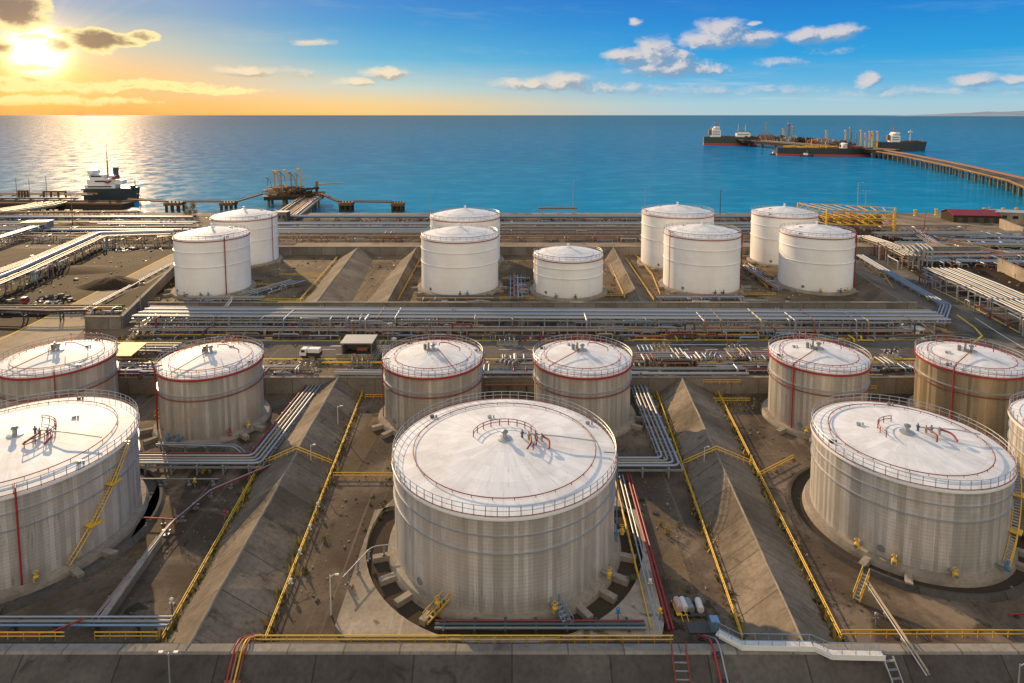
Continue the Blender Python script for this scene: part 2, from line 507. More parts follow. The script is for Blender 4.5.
c = nt.mix(nt.smooth(rip, 0.46, 0.64, 0, 0.5), c, (0.03, 0.30, 0.46, 1))
rip2 = nt.noise(nt.comb(nt.math('MULTIPLY', xyz[0], 0.07), nt.math('MULTIPLY', xyz[1], 0.07), 0.0), 1.0, 3, 0.7)
c = nt.mix(nt.smooth(rip2, 0.35, 0.7, 0.18, 0.0), c, (0.0005, 0.07, 0.14, 1))
foam = nt.noise(nt.comb(nt.math('MULTIPLY', xyz[0], 0.011), nt.math('MULTIPLY', xyz[1], 0.028), 0.0), 1.0, 9, 0.78)
c = nt.mix(nt.smooth(foam, 0.66, 0.74, 0, 0.35), c, (0.35, 0.5, 0.58, 1))
nt.put(dif.inputs['Color'], c)
w1 = nt.noise(nt.comb(nt.math('MULTIPLY', xyz[0], 0.05), nt.math('MULTIPLY', xyz[1], 0.11), 0.0), 1.0, 5, 0.6)
w2 = nt.noise(p, 0.6, 3, 0.6)
h = nt.math('ADD', nt.math('MULTIPLY', w1, 1.0), nt.math('MULTIPLY', w2, 0.16))
nrm = nt.bump(h, 0.6, 1.0)
nt.put(glo.inputs['Normal'], nrm)
glo.inputs['Roughness'].default_value = 0.07
glo.inputs['Color'].default_value = (1.0, 0.95, 0.88, 1)
mx.inputs[0].default_value = 0.17
nt.l.new(dif.outputs[0], mx.inputs[1]); nt.l.new(glo.outputs[0], mx.inputs[2])
# steep little waves throw the broad glitter about the sun's path
gl2 = nt.new('ShaderNodeBsdfGlossy'); gl2.inputs['Roughness'].default_value = 0.26; gl2.inputs['Color'].default_value = (1.0, 0.88, 0.7, 1)
mx2 = nt.new('ShaderNodeMixShader')
spk = nt.noise(nt.comb(nt.math('MULTIPLY', xyz[0], 0.05), nt.math('MULTIPLY', xyz[1], 0.035), 0.0), 1.0, 6, 0.75)
nt.put(mx2.inputs[0], nt.smooth(spk, 0.38, 0.68, 0.0, 0.06))
nt.l.new(mx.outputs[0], mx2.inputs[1]); nt.l.new(gl2.outputs[0], mx2.inputs[2]); nt.l.new(mx2.outputs[0], out.inputs[0])
M = MATS
# ------------------------------------------------------------------ world and sun
EXPO = 0.5
GAIN = 2 ** EXPO
SUN_AZ, SUN_EL = R_(-33.0), R_(19.0)
STR = 0.1
def lin(c):
    return tuple((x / 255.0 / 12.92) if x / 255.0 <= 0.04045 else (((x / 255.0) + 0.055) / 1.055) ** 2.4 for x in c)
def skyc(*rgb, k=1.0):
    return tuple(x * k / (STR * GAIN) for x in lin(rgb))

w = bpy.data.worlds.new('World'); sc.world = w; w.use_nodes = True
nt = NT(w.node_tree)
bg = w.node_tree.nodes['Background']
d = nt.new('ShaderNodeTexCoord').outputs['Generated']
xyz = nt.sep(d)
hh = nt.math('SQRT', nt.math('ADD', nt.math('MULTIPLY', xyz[0], xyz[0]), nt.math('MULTIPLY', xyz[1], xyz[1])))
Ev = nt.math('DIVIDE', xyz[2], nt.math('MAXIMUM', hh, 0.02))
Az = nt.math('ARCTAN2', xyz[0], xyz[1])
def AE(px, py):
    v = direction(px, py)
    return math.atan2(v.x, v.y), v.z / math.hypot(v.x, v.y)
def vramp(stops):       # stops: (photo row, colour) along the elevation
    rows = [(min(1, max(0, AE(512, r)[1] / 0.2)), skyc(*c)) for r, c in stops]
    return nt.ramp(nt.math('DIVIDE', Ev, 0.2, clamp=True), sorted(rows, key=lambda q: q[0]))
cool = vramp([(115, (178, 203, 212)), (104, (165, 205, 220)), (85, (95, 180, 225)), (60, (24, 158, 222)), (25, (0, 134, 214)), (-40, (0, 108, 202))])
midr = vramp([(115, (244, 196, 112)), (103, (236, 202, 142)), (88, (190, 207, 200)), (60, (84, 176, 212)), (25, (12, 144, 208)), (-40, (4, 114, 200))])
warm = vramp([(115, (226, 140, 46)), (100, (238, 160, 62)), (80, (228, 174, 100)), (55, (180, 178, 158)), (25, (84, 140, 176)), (-40, (30, 110, 190))])
f1 = nt.smooth(Az, 0.34, -0.28)
f2 = nt.smooth(Az, -0.18, -0.62)
sky = nt.mix(f2, nt.mix(f1, cool, midr), warm)
# rest of the dome above; added brightness behind the camera fills the tank fronts
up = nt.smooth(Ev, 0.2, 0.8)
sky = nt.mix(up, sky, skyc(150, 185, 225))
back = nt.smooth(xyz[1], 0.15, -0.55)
fill_noise = nt.noise(d, 2.2, 5, 0.6)
back_fill = nt.mix(nt.smooth(fill_noise, 0.35, 0.65), skyc(238, 226, 208, k=0.9), skyc(255, 243, 224, k=1.4))
sky = nt.mix(back, sky, back_fill)
nish = nt.new('ShaderNodeTexSky')
nish.sky_type = 'NISHITA'; nish.sun_disc = False
nish.sun_elevation = SUN_EL; nish.sun_rotation = SUN_AZ
nish.air_density = 1.0; nish.dust_density = 1.0; nish.ozone_density = 2.0
sky = nt.mix(0.05, sky, nish.outputs[0])

# clouds: soft bodies at fixed directions of the sky
def cloud_group(name, blobs, grow=(1.0, 1.0)):
    g = bpy.data.node_groups.new(name, 'ShaderNodeTree')
    g.interface.new_socket('Vector', in_out='INPUT', socket_type='NodeSocketVector')
    g.interface.new_socket('Density', in_out='OUTPUT', socket_type='NodeSocketFloat')
    q = NT(g)
    gi = q.new('NodeGroupInput'); go = q.new('NodeGroupOutput')
    v = gi.outputs[0]
    wq = q.new('ShaderNodeTexNoise'); wq.inputs['Scale'].default_value = 26.0; wq.inputs['Detail'].default_value = 3.0
    q.put(wq.inputs['Vector'], q.vmath('MULTIPLY', v, (1.0, 1.7, 1.0)))
    warp = q.vmath('MULTIPLY', q.vmath('SUBTRACT', wq.outputs['Color'], (0.5, 0.5, 0.5)), (0.035, 0.016, 0.0))
    v2 = q.vmath('ADD', v, warp)
    best = None
    for (px, py, wpx, hpx, amp) in blobs:
        wpx *= grow[0]; hpx *= grow[1]
        a, e = AE(px, py)
        a1, _ = AE(px + wpx / 2, py); _, e1 = AE(px, py - hpx / 2)
        sx = 1.0 / max(1e-4, a1 - a); sy = 1.0 / max(1e-4, e1 - e)
        dvec = q.vmath('MULTIPLY_ADD', v2, (sx, sy, 0.0), (-a * sx, -e * sy, 0.0))
        dd = q.math('MULTIPLY_ADD', q.vmath('DOT_PRODUCT', dvec, dvec), -amp, amp)
        best = dd if best is None else q.math('MAXIMUM', best, dd)
    n = q.noise(q.vmath('MULTIPLY', v2, (1.0, 1.5, 1.0)), 46.0, 9, 0.68)
    res = q.math('ADD', best, q.math('MULTIPLY', q.math('SUBTRACT', n, 0.5), 1.9))
    q.l.new(res, go.inputs[0])
    return g
day = [(700, 40, 46, 13, 1), (722, 34, 64, 22, 1.1), (748, 38, 60, 14, 1), (628, 56, 46, 14, 1), (655, 54, 48, 24, 1.1), (680, 62, 34, 18, 1), (668, 68, 90, 13, 1),
       (700, 70, 60, 9, .8), (816, 36, 74, 12, 1), (834, 32, 56, 10, 1), (530, 84, 70, 9, .9), (562, 82, 60, 13, .95), (610, 88, 110, 8, .4), (655, 90, 90, 6, .3),
       (386, 72, 48, 10, 1), (355, 82, 40, 7, .8), (868, 80, 24, 11, 1), (780, 62, 52, 6, .4), (975, 80, 62, 9, .9), (1020, 78, 50, 7, .7), (920, 92, 150, 6, .25),
       (634, 22, 14, 6, .9), (754, 22, 10, 4, .9), (315, 42, 40, 5, .55), (245, 71, 60, 8, .8), (300, 72, 30, 6, .25), (770, 90, 100, 5, .2), (715, 91, 60, 6, .2), (835, 50, 30, 4, .1)]
eve = [(14, 10, 84, 44, 1.6), (0, 46, 40, 16, 1.3), (58, 44, 28, 18, 1.3), (96, 41, 60, 30, 1.7), (118, 43, 50, 12, 1.1), (140, 37, 42, 13, 1.1), (60, 87, 170, 14, .62), (150, 86, 170, 12, .6),
       (205, 90, 120, 8, .6), (34, 34, 40, 9, .8), (70, 30, 26, 8, .7), (30, 66, 46, 7, .7), (120, 40, 30, 18, 1.1), (84, 36, 22, 16, 1.1), (25, 80, 80, 10, .7), (40, 100, 260, 10, .5)]
vec = nt.comb(Az, Ev, 0.0)
gd = cloud_group('day clouds', day, (1.12, 1.5))
def use(g, v):
    n = nt.new('ShaderNodeGroup'); n.node_tree = g; nt.put(n.inputs[0], v); return n.outputs[0]
dA = use(gd, vec)
dB = use(gd, nt.vmath('ADD', vec, (-0.012, 0.008, 0.0)))
alpha = nt.smooth(dA, -0.3, 0.95)
lit = nt.smooth(nt.math('SUBTRACT', dA, dB), -0.25, 0.45)
warmc = nt.mix(f1, skyc(222, 214, 212), skyc(255, 232, 196))
shade = nt.mix(f1, skyc(128, 158, 190), skyc(196, 176, 150))
cc = nt.mix(lit, shade, warmc)
# thin stretched veils low over the horizon
vv = nt.noise(nt.comb(nt.math('MULTIPLY', Az, 3.0), nt.math('MULTIPLY', Ev, 42.0), 0.0), 1.6, 6, 0.6)
vband = nt.math('MULTIPLY', nt.smooth(vv, 0.5, 0.75), nt.math('MULTIPLY', nt.smooth(Ev, 0.008, 0.03), nt.smooth(Ev, 0.085, 0.045)))
sky = nt.mix(nt.math('MULTIPLY', vband, 0.5), sky, nt.mix(f1, skyc(205, 215, 220), skyc(240, 205, 160)))
cir = nt.noise(nt.comb(nt.math('ADD', nt.math('MULTIPLY', Az, 5.0), nt.math('MULTIPLY', Ev, 14.0)), nt.math('MULTIPLY', Ev, 30.0), 3.3), 1.3, 7, 0.65)
sky = nt.mix(nt.smooth(cir, 0.52, 0.8, 0, 0.13), sky, nt.mix(f1, skyc(190, 215, 230), skyc(235, 222, 196)))
front = nt.math('MULTIPLY', nt.smooth(Ev, 0.004, 0.02), nt.smooth(xyz[1], 0.0, 0.2))
sky = nt.mix(nt.math('MULTIPLY', nt.math('MULTIPLY', alpha, 0.86), front), sky, cc)
# sun glow through the evening clouds
sd = direction(38, 52)
dot = nt.math('MAXIMUM', nt.vmath('DOT_PRODUCT', d, tuple(sd)), 0.0)
def glow(sk, p_, colr):
    return nt.mix(1.0, sk, nt.vmath('MULTIPLY', colr, nt.comb(*[nt.math('POWER', dot, p_)] * 3)), 'ADD')
# crepuscular rays: the broad glow is brighter in some directions about the sun
sa, se_ = AE(38, 52)
ang_ = nt.math('ARCTAN2', nt.math('SUBTRACT', Ev, se_), nt.math('SUBTRACT', Az, sa))
ray = nt.noise(nt.comb(ang_, 0.0, 0.0), 5.0, 3, 0.6)
rayk = nt.smooth(ray, 0.32, 0.68, 0.55, 1.35)
sky = nt.mix(1.0, sky, nt.vmath('MULTIPLY', skyc(96, 62, 24)[:3], nt.comb(*[nt.math('MULTIPLY', rayk, nt.math('POWER', dot, 60.0))] * 3)), 'ADD')
sky = glow(sky, 700.0, skyc(255, 190, 92, k=0.6))
sky = glow(sky, 4500.0, skyc(255, 230, 176, k=6.0))
de = use(cloud_group('evening clouds', eve), vec)
ea = nt.smooth(de, -0.05, 0.4)
body = nt.mix(nt.smooth(Ev, 0.045, 0.075), skyc(222, 156, 78), skyc(150, 116, 84))
rim = nt.mix(nt.smooth(de, 0.45, 1.35), skyc(255, 228, 156, k=1.25), body)
sky = nt.mix(nt.math('MULTIPLY', nt.math('MULTIPLY', ea, 0.8), front), sky, rim)
# a dark sea-coloured floor below the horizon
sky = nt.mix(nt.smooth(Ev, -0.001, -0.02), sky, skyc(120, 110, 100))
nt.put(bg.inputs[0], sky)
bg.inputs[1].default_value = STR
w.cycles.sampling_method = 'MANUAL'; w.cycles.sample_map_resolution = 1024

sl = bpy.data.lights.new('sun', 'SUN'); so = link(bpy.data.objects.new('sun', sl))
sl.energy = 4.6; sl.angle = R_(0.5); sl.color = (1.0, 0.70, 0.38)
sdir = Vector((math.sin(SUN_AZ) * math.cos(SUN_EL), math.cos(SUN_AZ) * math.cos(SUN_EL), math.sin(SUN_EL)))
so.rotation_euler = (-sdir).to_track_quat('-Z', 'Y').to_euler()
so.location = (0, 0, 200)
sc.view_settings.view_transform = 'Standard'; sc.view_settings.look = 'None'
sc.view_settings.exposure = EXPO; sc.view_settings.gamma = 1.0
sc.view_settings.use_curve_mapping = False
sc.cycles.max_bounces = 6; sc.cycles.diffuse_bounces = 3; sc.cycles.glossy_bounces = 3
sc.cycles.use_denoising = True
sc.cycles.sample_clamp_indirect = 6.0

# ------------------------------------------------------------------ setting
P = 4.4          # level of the road and of everything behind the sunken compartments
YW = 168.3       # the retaining wall
def struct(name, mb, mat): 
    o = mb.build(name, mat); o['kind'] = 'structure'; return o
def sheet(poly, z): 
    mb = MB(); n = len(poly); mb.add([(p[0], p[1], z) for p in poly], [tuple(range(n))]); return mb
struct('ground', sheet([(-500, -80), (500, -80), (500, YW + 1), (-500, YW + 1)], 0.0), M['ground_mat'])
mb = MB(); mb.prism([(-900, YW + 0.6), (900, YW + 0.6), (848.7, 461.47), (-848.7, 461.47)], -3.0, P); struct('terrain', mb, M['soil'])
struct('sea', sheet([(-207460, 445.53), (207460, 445.53), (220000, 220000), (-220000, 220000)], -1.6), M['sea_mat'])

# road along the tanks, its dusty shoulders, the diagonal roads
struct('pavement', sheet([(-160, YW + 0.8), (260, YW + 0.8), (245.18, 232.45), (-150.88, 232.45)], P + 0.02), M['apron_mat'])
struct('road', sheet([(-141.45, 182.37), (162.2, 182.37), (188.6, 186.92), (188.6, 198.76), (141.45, 196.48), (-141.45, 195.12)], P + 0.05), M['road_mat'])
dr = [G(x, y, P) for x, y in ((1040, 392), (1000, 362), (968, 352), (955, 325), (905, 292), (858, 262), (852, 250), (880, 250), (905, 268), (933, 286), (976, 307), (1040, 342))]
struct('road', sheet([(p.x, p.y) for p in dr][::-1], P + 0.045), M['road_mat'])
lr = [G(x, y, P) for x, y in ((-30, 362), (-30, 347), (20, 331), (77, 302), (176, 252), (176, 266), (150, 282), (93, 309), (84, 330), (60, 352), (30, 366))]
struct('road', sheet([(p.x, p.y) for p in lr][::-1], P + 0.045), M['road_dust'])
struct('path', sheet([(-113.16, 323.06), (226.32, 323.06), (226.32, 331.71), (-113.16, 331.71)], P + 4.2), M['quay_mat'])
qp = [(-396.06, 445.53), (490.36, 445.53), (490.36, 461.38), (-396.06, 461.38)]
struct('quay', sheet(qp, P + 0.05), M['quay_mat'])
qa = [G(x, y, P) for x, y in ((888, 238), (1040, 240), (1060, 214), (880, 214))]
struct('quay', sheet([(p.x, p.y) for p in qa], P + 0.08), M['quay_mat'])
struct('ground_patch', sheet([(-126.36, 197.85), (143.34, 197.85), (143.34, 216.97), (-126.36, 216.97)], P + 0.035), M['ground_mat'])
struct('ground_patch', sheet([(-396.06, 336.26), (155.59, 336.26), (155.59, 441.89), (-396.06, 441.89)], P + 0.035), M['ground_mat'])
struct('ground_patch', sheet([(-141.45, 168.71), (-56.58, 168.71), (-56.58, 175.99), (-141.45, 175.99)], P + 0.035), M['quay_mat'])
# painted lines
def strip(path, w_, z, mat, name='road_marking'):
    a = offset(path, w_ / 2); b_ = offset(path, -w_ / 2)
    mb = MB()
    for i in range(len(path) - 1):
        mb.quad((a[i].x, a[i].y, z), (b_[i].x, b_[i].y, z), (b_[i + 1].x, b_[i + 1].y, z), (a[i + 1].x, a[i + 1].y, z))
    return struct(name, mb, mat)
strip([(-141.45, 196.03, 0), (150.88, 197.48, 0)], 0.5, P + 0.08, M['line_yellow'])
strip([(-141.45, 181.37, 0), (162.2, 181.37, 0)], 0.7, P + 0.08, M['line_yellow'])
strip([(-54.69, 178.36, 0), (-22.63, 178.36, 0)], 0.9, P + 0.07, M['line_yellow'])
for x0 in range(-58, 122, 9):
    strip([(x0, 188.93, 0), (x0 + 4, 188.93, 0)], 0.3, P + 0.08, M['line_white'])
strip([(-56.58, 191.93, 0), (-37.72, 191.93, 0)], 0.6, P + 0.08, M['line_white'])
strip([(39.61, 192.84, 0), (73.55, 193.11, 0)], 0.4, P + 0.08, M['line_white'])
strip([G(x, y, P) for x, y in ((933, 288), (950, 296), (976, 309), (1040, 344))], 0.8, P + 0.08, M['line_yellow'])
strip([G(x, y, P) for x, y in ((957, 315), (975, 328), (982, 336), (972, 344))], 0.6, P + 0.08, M['line_yellow'])
strip([G(x, y, P) for x, y in ((975, 318), (1000, 334), (1030, 352))], 0.35, P + 0.08, M['line_white'])
strip([G(x, y, P) for x, y in ((-10, 345), (77, 302), (172, 254))], 0.8, P + 0.08, M['line_yellow'])
# darker ground inside the white tanks' compartments and paler tracks in the front ones
struct('ground_patch', sheet([(-141.45, 232.91), (179.17, 232.91), (179.17, 321.69), (-141.45, 321.69)], P + 0.03), M['apron_mat'])
for poly in (((330, 480), (352, 480), (395, 410), (380, 408)), ((660, 560), (690, 640), (712, 640), (676, 540)), ((120, 560), (160, 560), (190, 470), (165, 470))):
    struct('path', sheet([G(x, y).xy for x, y in poly][::-1], 0.03), M['apron_mat'])
# far land
def hill(px0, px1, dist, hts, depth, name='hill'):
    mb = MB(); n = len(hts)
    x0 = (px0 - 512) * C_ / FPX * dist; x1 = (px1 - 512) * C_ / FPX * dist
    rows = []
    for r_, k in enumerate((0.0, 0.55, 1.0, 0.6, 0.0)):
        rows.append([(x0 + (x1 - x0) * i / (n - 1), dist + depth * r_ / 4 + 300 * math.sin(i * 2.1 + r_), -5 + hts[i] * k * (1 + 0.1 * math.sin(i * 3.7 + r_))) for i in range(n)])
    vs = [p for r_ in rows for p in r_]
    fs = [(r_ * n + i, r_ * n + i + 1, (r_ + 1) * n + i + 1, (r_ + 1) * n + i) for r_ in range(4) for i in range(n - 1)]
    mb.add(vs, fs, True)
    return struct(name, mb, M['hazy_hill_mat'])
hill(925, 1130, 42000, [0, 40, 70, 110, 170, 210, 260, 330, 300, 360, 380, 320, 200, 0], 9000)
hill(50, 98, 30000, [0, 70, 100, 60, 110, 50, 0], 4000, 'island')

# ------------------------------------------------------------------ tanks
def guard_rail(R, z, h=1.15, spacing=2.0, r=0.055, a0=0.0, a1=2 * PI, rails=(1.0, 0.55), seg=72):
    mb = MB()
    for k in rails:
        mb.ring((0, 0, z + h * k), R, r, a0, a1, seg, 4)
    n = max(2, int((a1 - a0) * R / spacing))
    for i in range(n + (0 if a1 - a0 > 6.28 else 1)):
        a = a0 + (a1 - a0) * i / n
        x, y = R * math.cos(a), R * math.sin(a)
        mb.tube([(x, y, z), (x, y, z + h)], r * 1.1, 4, caps=False)
    return mb
def shift(mb, loc):
    x, y, z = loc
    mb.v = [(a + x, b + y, c + z) for a, b, c in mb.v]
    return mb
def polar(R, a, z): return (R * math.cos(a), R * math.sin(a), z)

def tank(label, group, X, Y, R, H, z0, shell, kind, riser=None, stair=None, arc=None, feet=(), roofpipe=None, valves=()):
    t = thing('storage_tank', label, 'storage tank', (X, Y, z0), group)
    L = (X, Y, z0)
    def part(mb, name, mat, parent=None):
        return shift(mb, L).build(name, M[mat], parent or t)
    base = 0.9 if kind != 'big' else 1.4
    # foundation ring
    fw = {'big': 0.9, 'mid': 1.3, 'white': 1.6}[kind]
    part(MB().lathe([(R + fw + 0.5, -0.2), (R + fw + 0.3, base * 0.5), (R + fw, base), (R - 0.3, base + 0.02)], seg=72), 'foundation', 'found_mat')
    seg = 96
    mb = MB().lathe([(R, base), (R, H - 0.25)], seg=seg); part(mb, 'shell', shell)
    rise = R * (0.075 if kind == 'big' else 0.125 if kind == 'mid' else 0.19)
    prof = []
    if kind == 'white':
        for i in range(9):
            q = 1 - i / 8
            prof.append(((R + 0.1) * q, H + rise * (1 - q ** 1.35)))
        prof = [(R + 0.1, H - 0.25)] + prof
    else:
        prof = [(R + 0.25, H - 0.35), (R + 0.25, H), (R * 0.86, H + 0.35)]
        for i in range(7):
            q = 0.86 * (1 - i / 6)
            prof.append((R * q, H + 0.35 + rise * (1 - q / 0.86) ** 0.95))
    part(MB().lathe(prof, seg=seg), 'roof', 'roof_big' if kind == 'big' else 'roof_mid')
    # stiffening rings
    rings = {'big': ((0.80, 'pipe_silver', 0.12), (0.62, 'pipe_silver', 0.13)), 'mid': ((0.70, 'pipe_silver', 0.2),), 'white': ((0.77, 'white_paint', 0.16), (0.51, 'white_paint', 0.16))}[kind]
    for k, mt, rr in rings:
        zz = base + (H - base) * k
        mb = MB().lathe([(R, rr * 0.6), (R + rr * 1.7, rr * 0.5), (R + rr * 1.7, -rr * 0.5), (R, -rr * 0.6)], c=(0, 0, zz), seg=seg, smooth=True)
        part(mb, 'stiffener_ring', mt)
        if kind == 'mid':
            part(MB().ring((0, 0, zz - 1.0), R + 0.3, 0.13, seg=72), 'foam_pipe', 'dull_red')
    # rim and railing
    if kind == 'mid':
        part(MB().lathe([(R + 0.25, H - 0.8), (R + 0.5, H - 0.75), (R + 0.5, H - 0.32), (R + 0.2, H - 0.28)], seg=seg), 'rim_band', 'red_paint')
        rail = part(guard_rail(R + 0.35, H - 0.1, 1.6, 1.6, 0.065), 'guard_rail', 'galvanised')
        part(MB().ring((0, 0, H + 0.45), R + 0.42, 0.075, seg=72), 'foam_pipe', 'red_paint')
    elif kind == 'big':
        part(MB().lathe([(R + 0.15, H - 0.55), (R + 0.42, H - 0.5), (R + 0.42, H - 0.2), (R + 0.2, H - 0.12)], seg=seg), 'rim_band', 'white_paint')
        rail = part(guard_rail(R + 0.2, H, 1.65, 1.75, 0.062, seg=96), 'guard_rail', 'galvanised')
        part(MB().ring((0, 0, H + 0.2), R + 0.36, 0.075, seg=96), 'foam_pipe', 'dull_red')
    else:
        part(MB().ring((0, 0, H - 0.75), R + 0.22, 0.17, seg=80), 'foam_pipe', 'red_paint')
        rail = part(guard_rail(R - 0.05, H, 1.35, 2.6, 0.065), 'guard_rail', 'galvanised')
        part(MB().ring((0, 0, H + 1.4), R - 0.05, 0.085, a0=PI * 0.95, a1=PI * 2.05, seg=48), 'hand_rail', 'dull_red')
    # inner pipe ring on the roof
    if kind in ('big', 'mid'):
        ri = R * (0.83 if kind == 'big' else 0.80)
        zi = H + 0.75 + (0.10 if kind == 'mid' else 0.0) + rise * (1 - ri / R / 0.86) ** 0.95 * 0.6
        mb = MB().ring((0, 0, zi), ri, 0.085, seg=80)
        for i in range(30):
            a = 2 * PI * i / 30
            mb.tube([polar(ri, a, zi - 0.75), polar(ri, a, zi)], 0.06, 4, caps=False)
        part(mb, 'roof_pipe_ring', 'dull_red' if kind == 'big' else 'red_paint')
    else:
        ri = R * 0.66
        zi = H + rise * (1 - 0.66 ** 1.35) + 0.3
        part(MB().ring((0, 0, zi), ri, 0.06, seg=64), 'roof_pipe_ring', 'offwhite')
    # centre vent
    ap = H + rise + (0.35 if kind != 'white' else 0.0)
    v = part(MB().lathe([(1.3, -0.35), (1.3, 0.05), (0.75, 0.2), (0.4, 0.25), (0.36, 1.1), (0.36, 1.15)], c=(0, 0, ap), seg=20), 'roof_vent', 'white_paint' if kind == 'white' else 'galvanised')
    part(MB().lathe([(0.36, 1.05), (0.6, 1.1), (0.58, 1.35), (0.2, 1.55), (0.0, 1.56)], c=(0, 0, ap), seg=16), 'vent_cap', 'white_paint' if kind == 'white' else 'pipe_grey', v)
    def roofz(r_):
        q = r_ / R
        if kind == 'white': return H + rise * (1 - q ** 1.35)
        return H + 0.35 + rise * (1 - min(q, 0.86) / 0.86) ** 0.95 if q < 0.86 else H + 0.35 * (1 - q) / 0.14
    # small roof fittings: hatch, gauge, breather valves
    for i, (q, a) in enumerate(((0.93, 2.5), (0.92, 0.5), (0.5, 1.9))):
        r_ = R * q; x, y, z = polar(r_, a + X * 0.01, roofz(r_))
        mb = MB().lathe([(0.36, -0.2), (0.36, 0.35), (0.44, 0.35), (0.44, 0.48), (0.0, 0.52)], c=(x, y, z), seg=10)
        mb.box((x + 0.8, y, z + 0.2), (0.25, 0.25, 0.7))
        part(mb, 'roof_hatch', ('steel_dark', 'pipe_grey', 'pipe_silver')[i])
    if arc:
        a0, a1, q = arc
        r_ = R * q; z = roofz(r_)
        part(guard_rail(r_, z, 1.2, 1.6, 0.08, a0, a1, seg=24), 'arc_rail', 'dull_red')
    if roofpipe == 'manifold':
        r1 = R * 0.16
        pts = [(r1, 0.8), (r1 + 1.2, 0.3), (r1 + 2.4, 0.6), (r1 + 3.5, 0.0)]
        man = None
        for i, (dx, dy) in enumerate(pts):
            z = roofz(math.hypot(dx, dy))
            mb = MB().lathe([(0.2, -0.2), (0.2, 0.8), (0.34, 0.8), (0.34, 1.0), (0.12, 1.1), (0.12, 1.45)], c=(dx, dy, z), seg=9)
            pv = part(mb, 'breather_valve', ('pipe_teal', 'pipe_cream', 'pipe_grey', 'galvanised')[i])
        z = roofz(r1 + 2) + 0.9
        part(MB().tube(fillet([(r1, 0.8, z), (r1 + 2.4, 0.6, z), (r1 + 6.5, -0.2, z), (R * 0.84, -0.4, z - 0.8)], 0.5), 0.12, 6), 'vent_pipe', 'galvanised')
        part(MB().tube(fillet([(r1 + 3.5, 0, z), (r1 + 4.8, -1.5, z), (r1 + 4.6, -3.2, z - .6)], 0.8), 0.2, 6), 'vent_pipe', 'red_paint')
        part(MB().tube(fillet([(r1 + 1.5, 0, z), (r1 + 1.6, -2.2, z), (r1 + 0.8, -3.3, z - .6)], 0.8), 0.18, 6), 'vent_pipe', 'dull_red')
    elif roofpipe == 'walk':
        # red foam pipe that runs from the rim to the centre, and a bent sampling line
        a = -PI / 2 + (-0.91 if X > 60 else -0.85 if X > 0 else 0.6 if X > -40 else -0.4)
        pth = [polar(R * 0.98, a, H + 0.6), polar(R * 0.8, a, roofz(R * 0.8) + 0.55), polar(R * 0.14, a + 0.3, ap + 0.6)]
        part(MB().tube(pth, 0.11, 6), 'foam_pipe', 'dull_red')
        part(MB().tube(fillet([(1.5, 0.6, ap + 0.8), (1.5, 0.6, ap + 1.6), (3.6, 0.8, ap + 1.5), (R * 0.55, 1.0, roofz(R * 0.55) + 1.1), (R * 0.55, 1.0, roofz(R * 0.55) + 0.2)], 0.5), 0.11, 6), 'vent_pipe', 'red_paint')
        part(MB().tube([(-1.2, 0.5, ap), (-1.2, 0.5, ap + 1.7)], [0.3, 0.24], 8), 'vent_pipe', 'pipe_cream')
        part(MB().tube([(-2.2, 1.2, ap - .3), (-2.2, 1.2, ap + 1.0)], [0.4, 0.4], 8), 'breather_valve', 'pipe_grey')
        part(guard_rail(R * 0.17, ap - 0.3, 1.0, 1.3, 0.06, PI * 0.75, PI * 1.3, seg=12), 'arc_rail', 'steel_dark')
        for k in range(4):
            aa = PI * 0.4 + k * 0.14
            part(MB().tube([polar(R * 0.97, aa, H), polar(R * 0.97, aa, H + 2.0)], 0.1, 5), 'foam_pourer', 'red_paint')
    # riser pipes down the shell: angle measured as seen from the camera side
    for a, mt, rr in (riser or ()):
        aa = -PI / 2 + a
        pth = fillet([polar(R * 0.9, aa, H + 0.7), polar(R + 0.45, aa, H + 0.7), polar(R + 0.45, aa, base)], 0.4)
        part(MB().tube(pth, rr, 6), 'riser_pipe', mt)
    if stair:
        a0, a1, mt = stair
        n = max(8, int(H / 0.42)); mb = MB(); hp = []; hp2 = []; sp = []
        for i in range(n + 1):
            a = -PI / 2 + a0 + (a1 - a0) * i / n; z = base + 0.2 + (H - base - 0.2) * i / n
            mb.bar(polar(R + 0.1, a, z), polar(R + 1.15, a, z), 0.34, 0.06)
            hp.append(polar(R + 1.15, a, z + 1.1)); sp.append(polar(R + 1.15, a, z)); hp2.append(polar(R + 0.12, a, z))
        st = part(mb, 'stair', 'galvanised')
        mb = MB().tube(hp, 0.07, 4).tube(sp, 0.1, 4).tube(hp2, 0.08, 4)
        for i in range(0, n + 1, 3): mb.tube([sp[i], hp[i]], 0.05, 4, caps=False)
        part(mb, 'hand_rail', mt, st)
        for k in (0.33, 0.66):
            a = -PI / 2 + a0 + (a1 - a0) * k; z = base + (H - base) * k
            part(MB().lathe([(R + 0.05, -0.06), (R + 1.7, -0.06), (R + 1.7, 0.06), (R + 0.05, 0.06)], c=(0, 0, z), seg=5, a0=a - 0.06, a1=a + 0.06, smooth=False), 'landing', mt, st)
    # buttress blocks and nozzles round the foot
    for a in feet:
        aa = -PI / 2 + a
        c = polar(R + fw + 1.6, aa, 0.45)
        part(MB().box(c, (2.8, 1.1, 1.0), rz=aa), 'footing_block', 'found_mat')
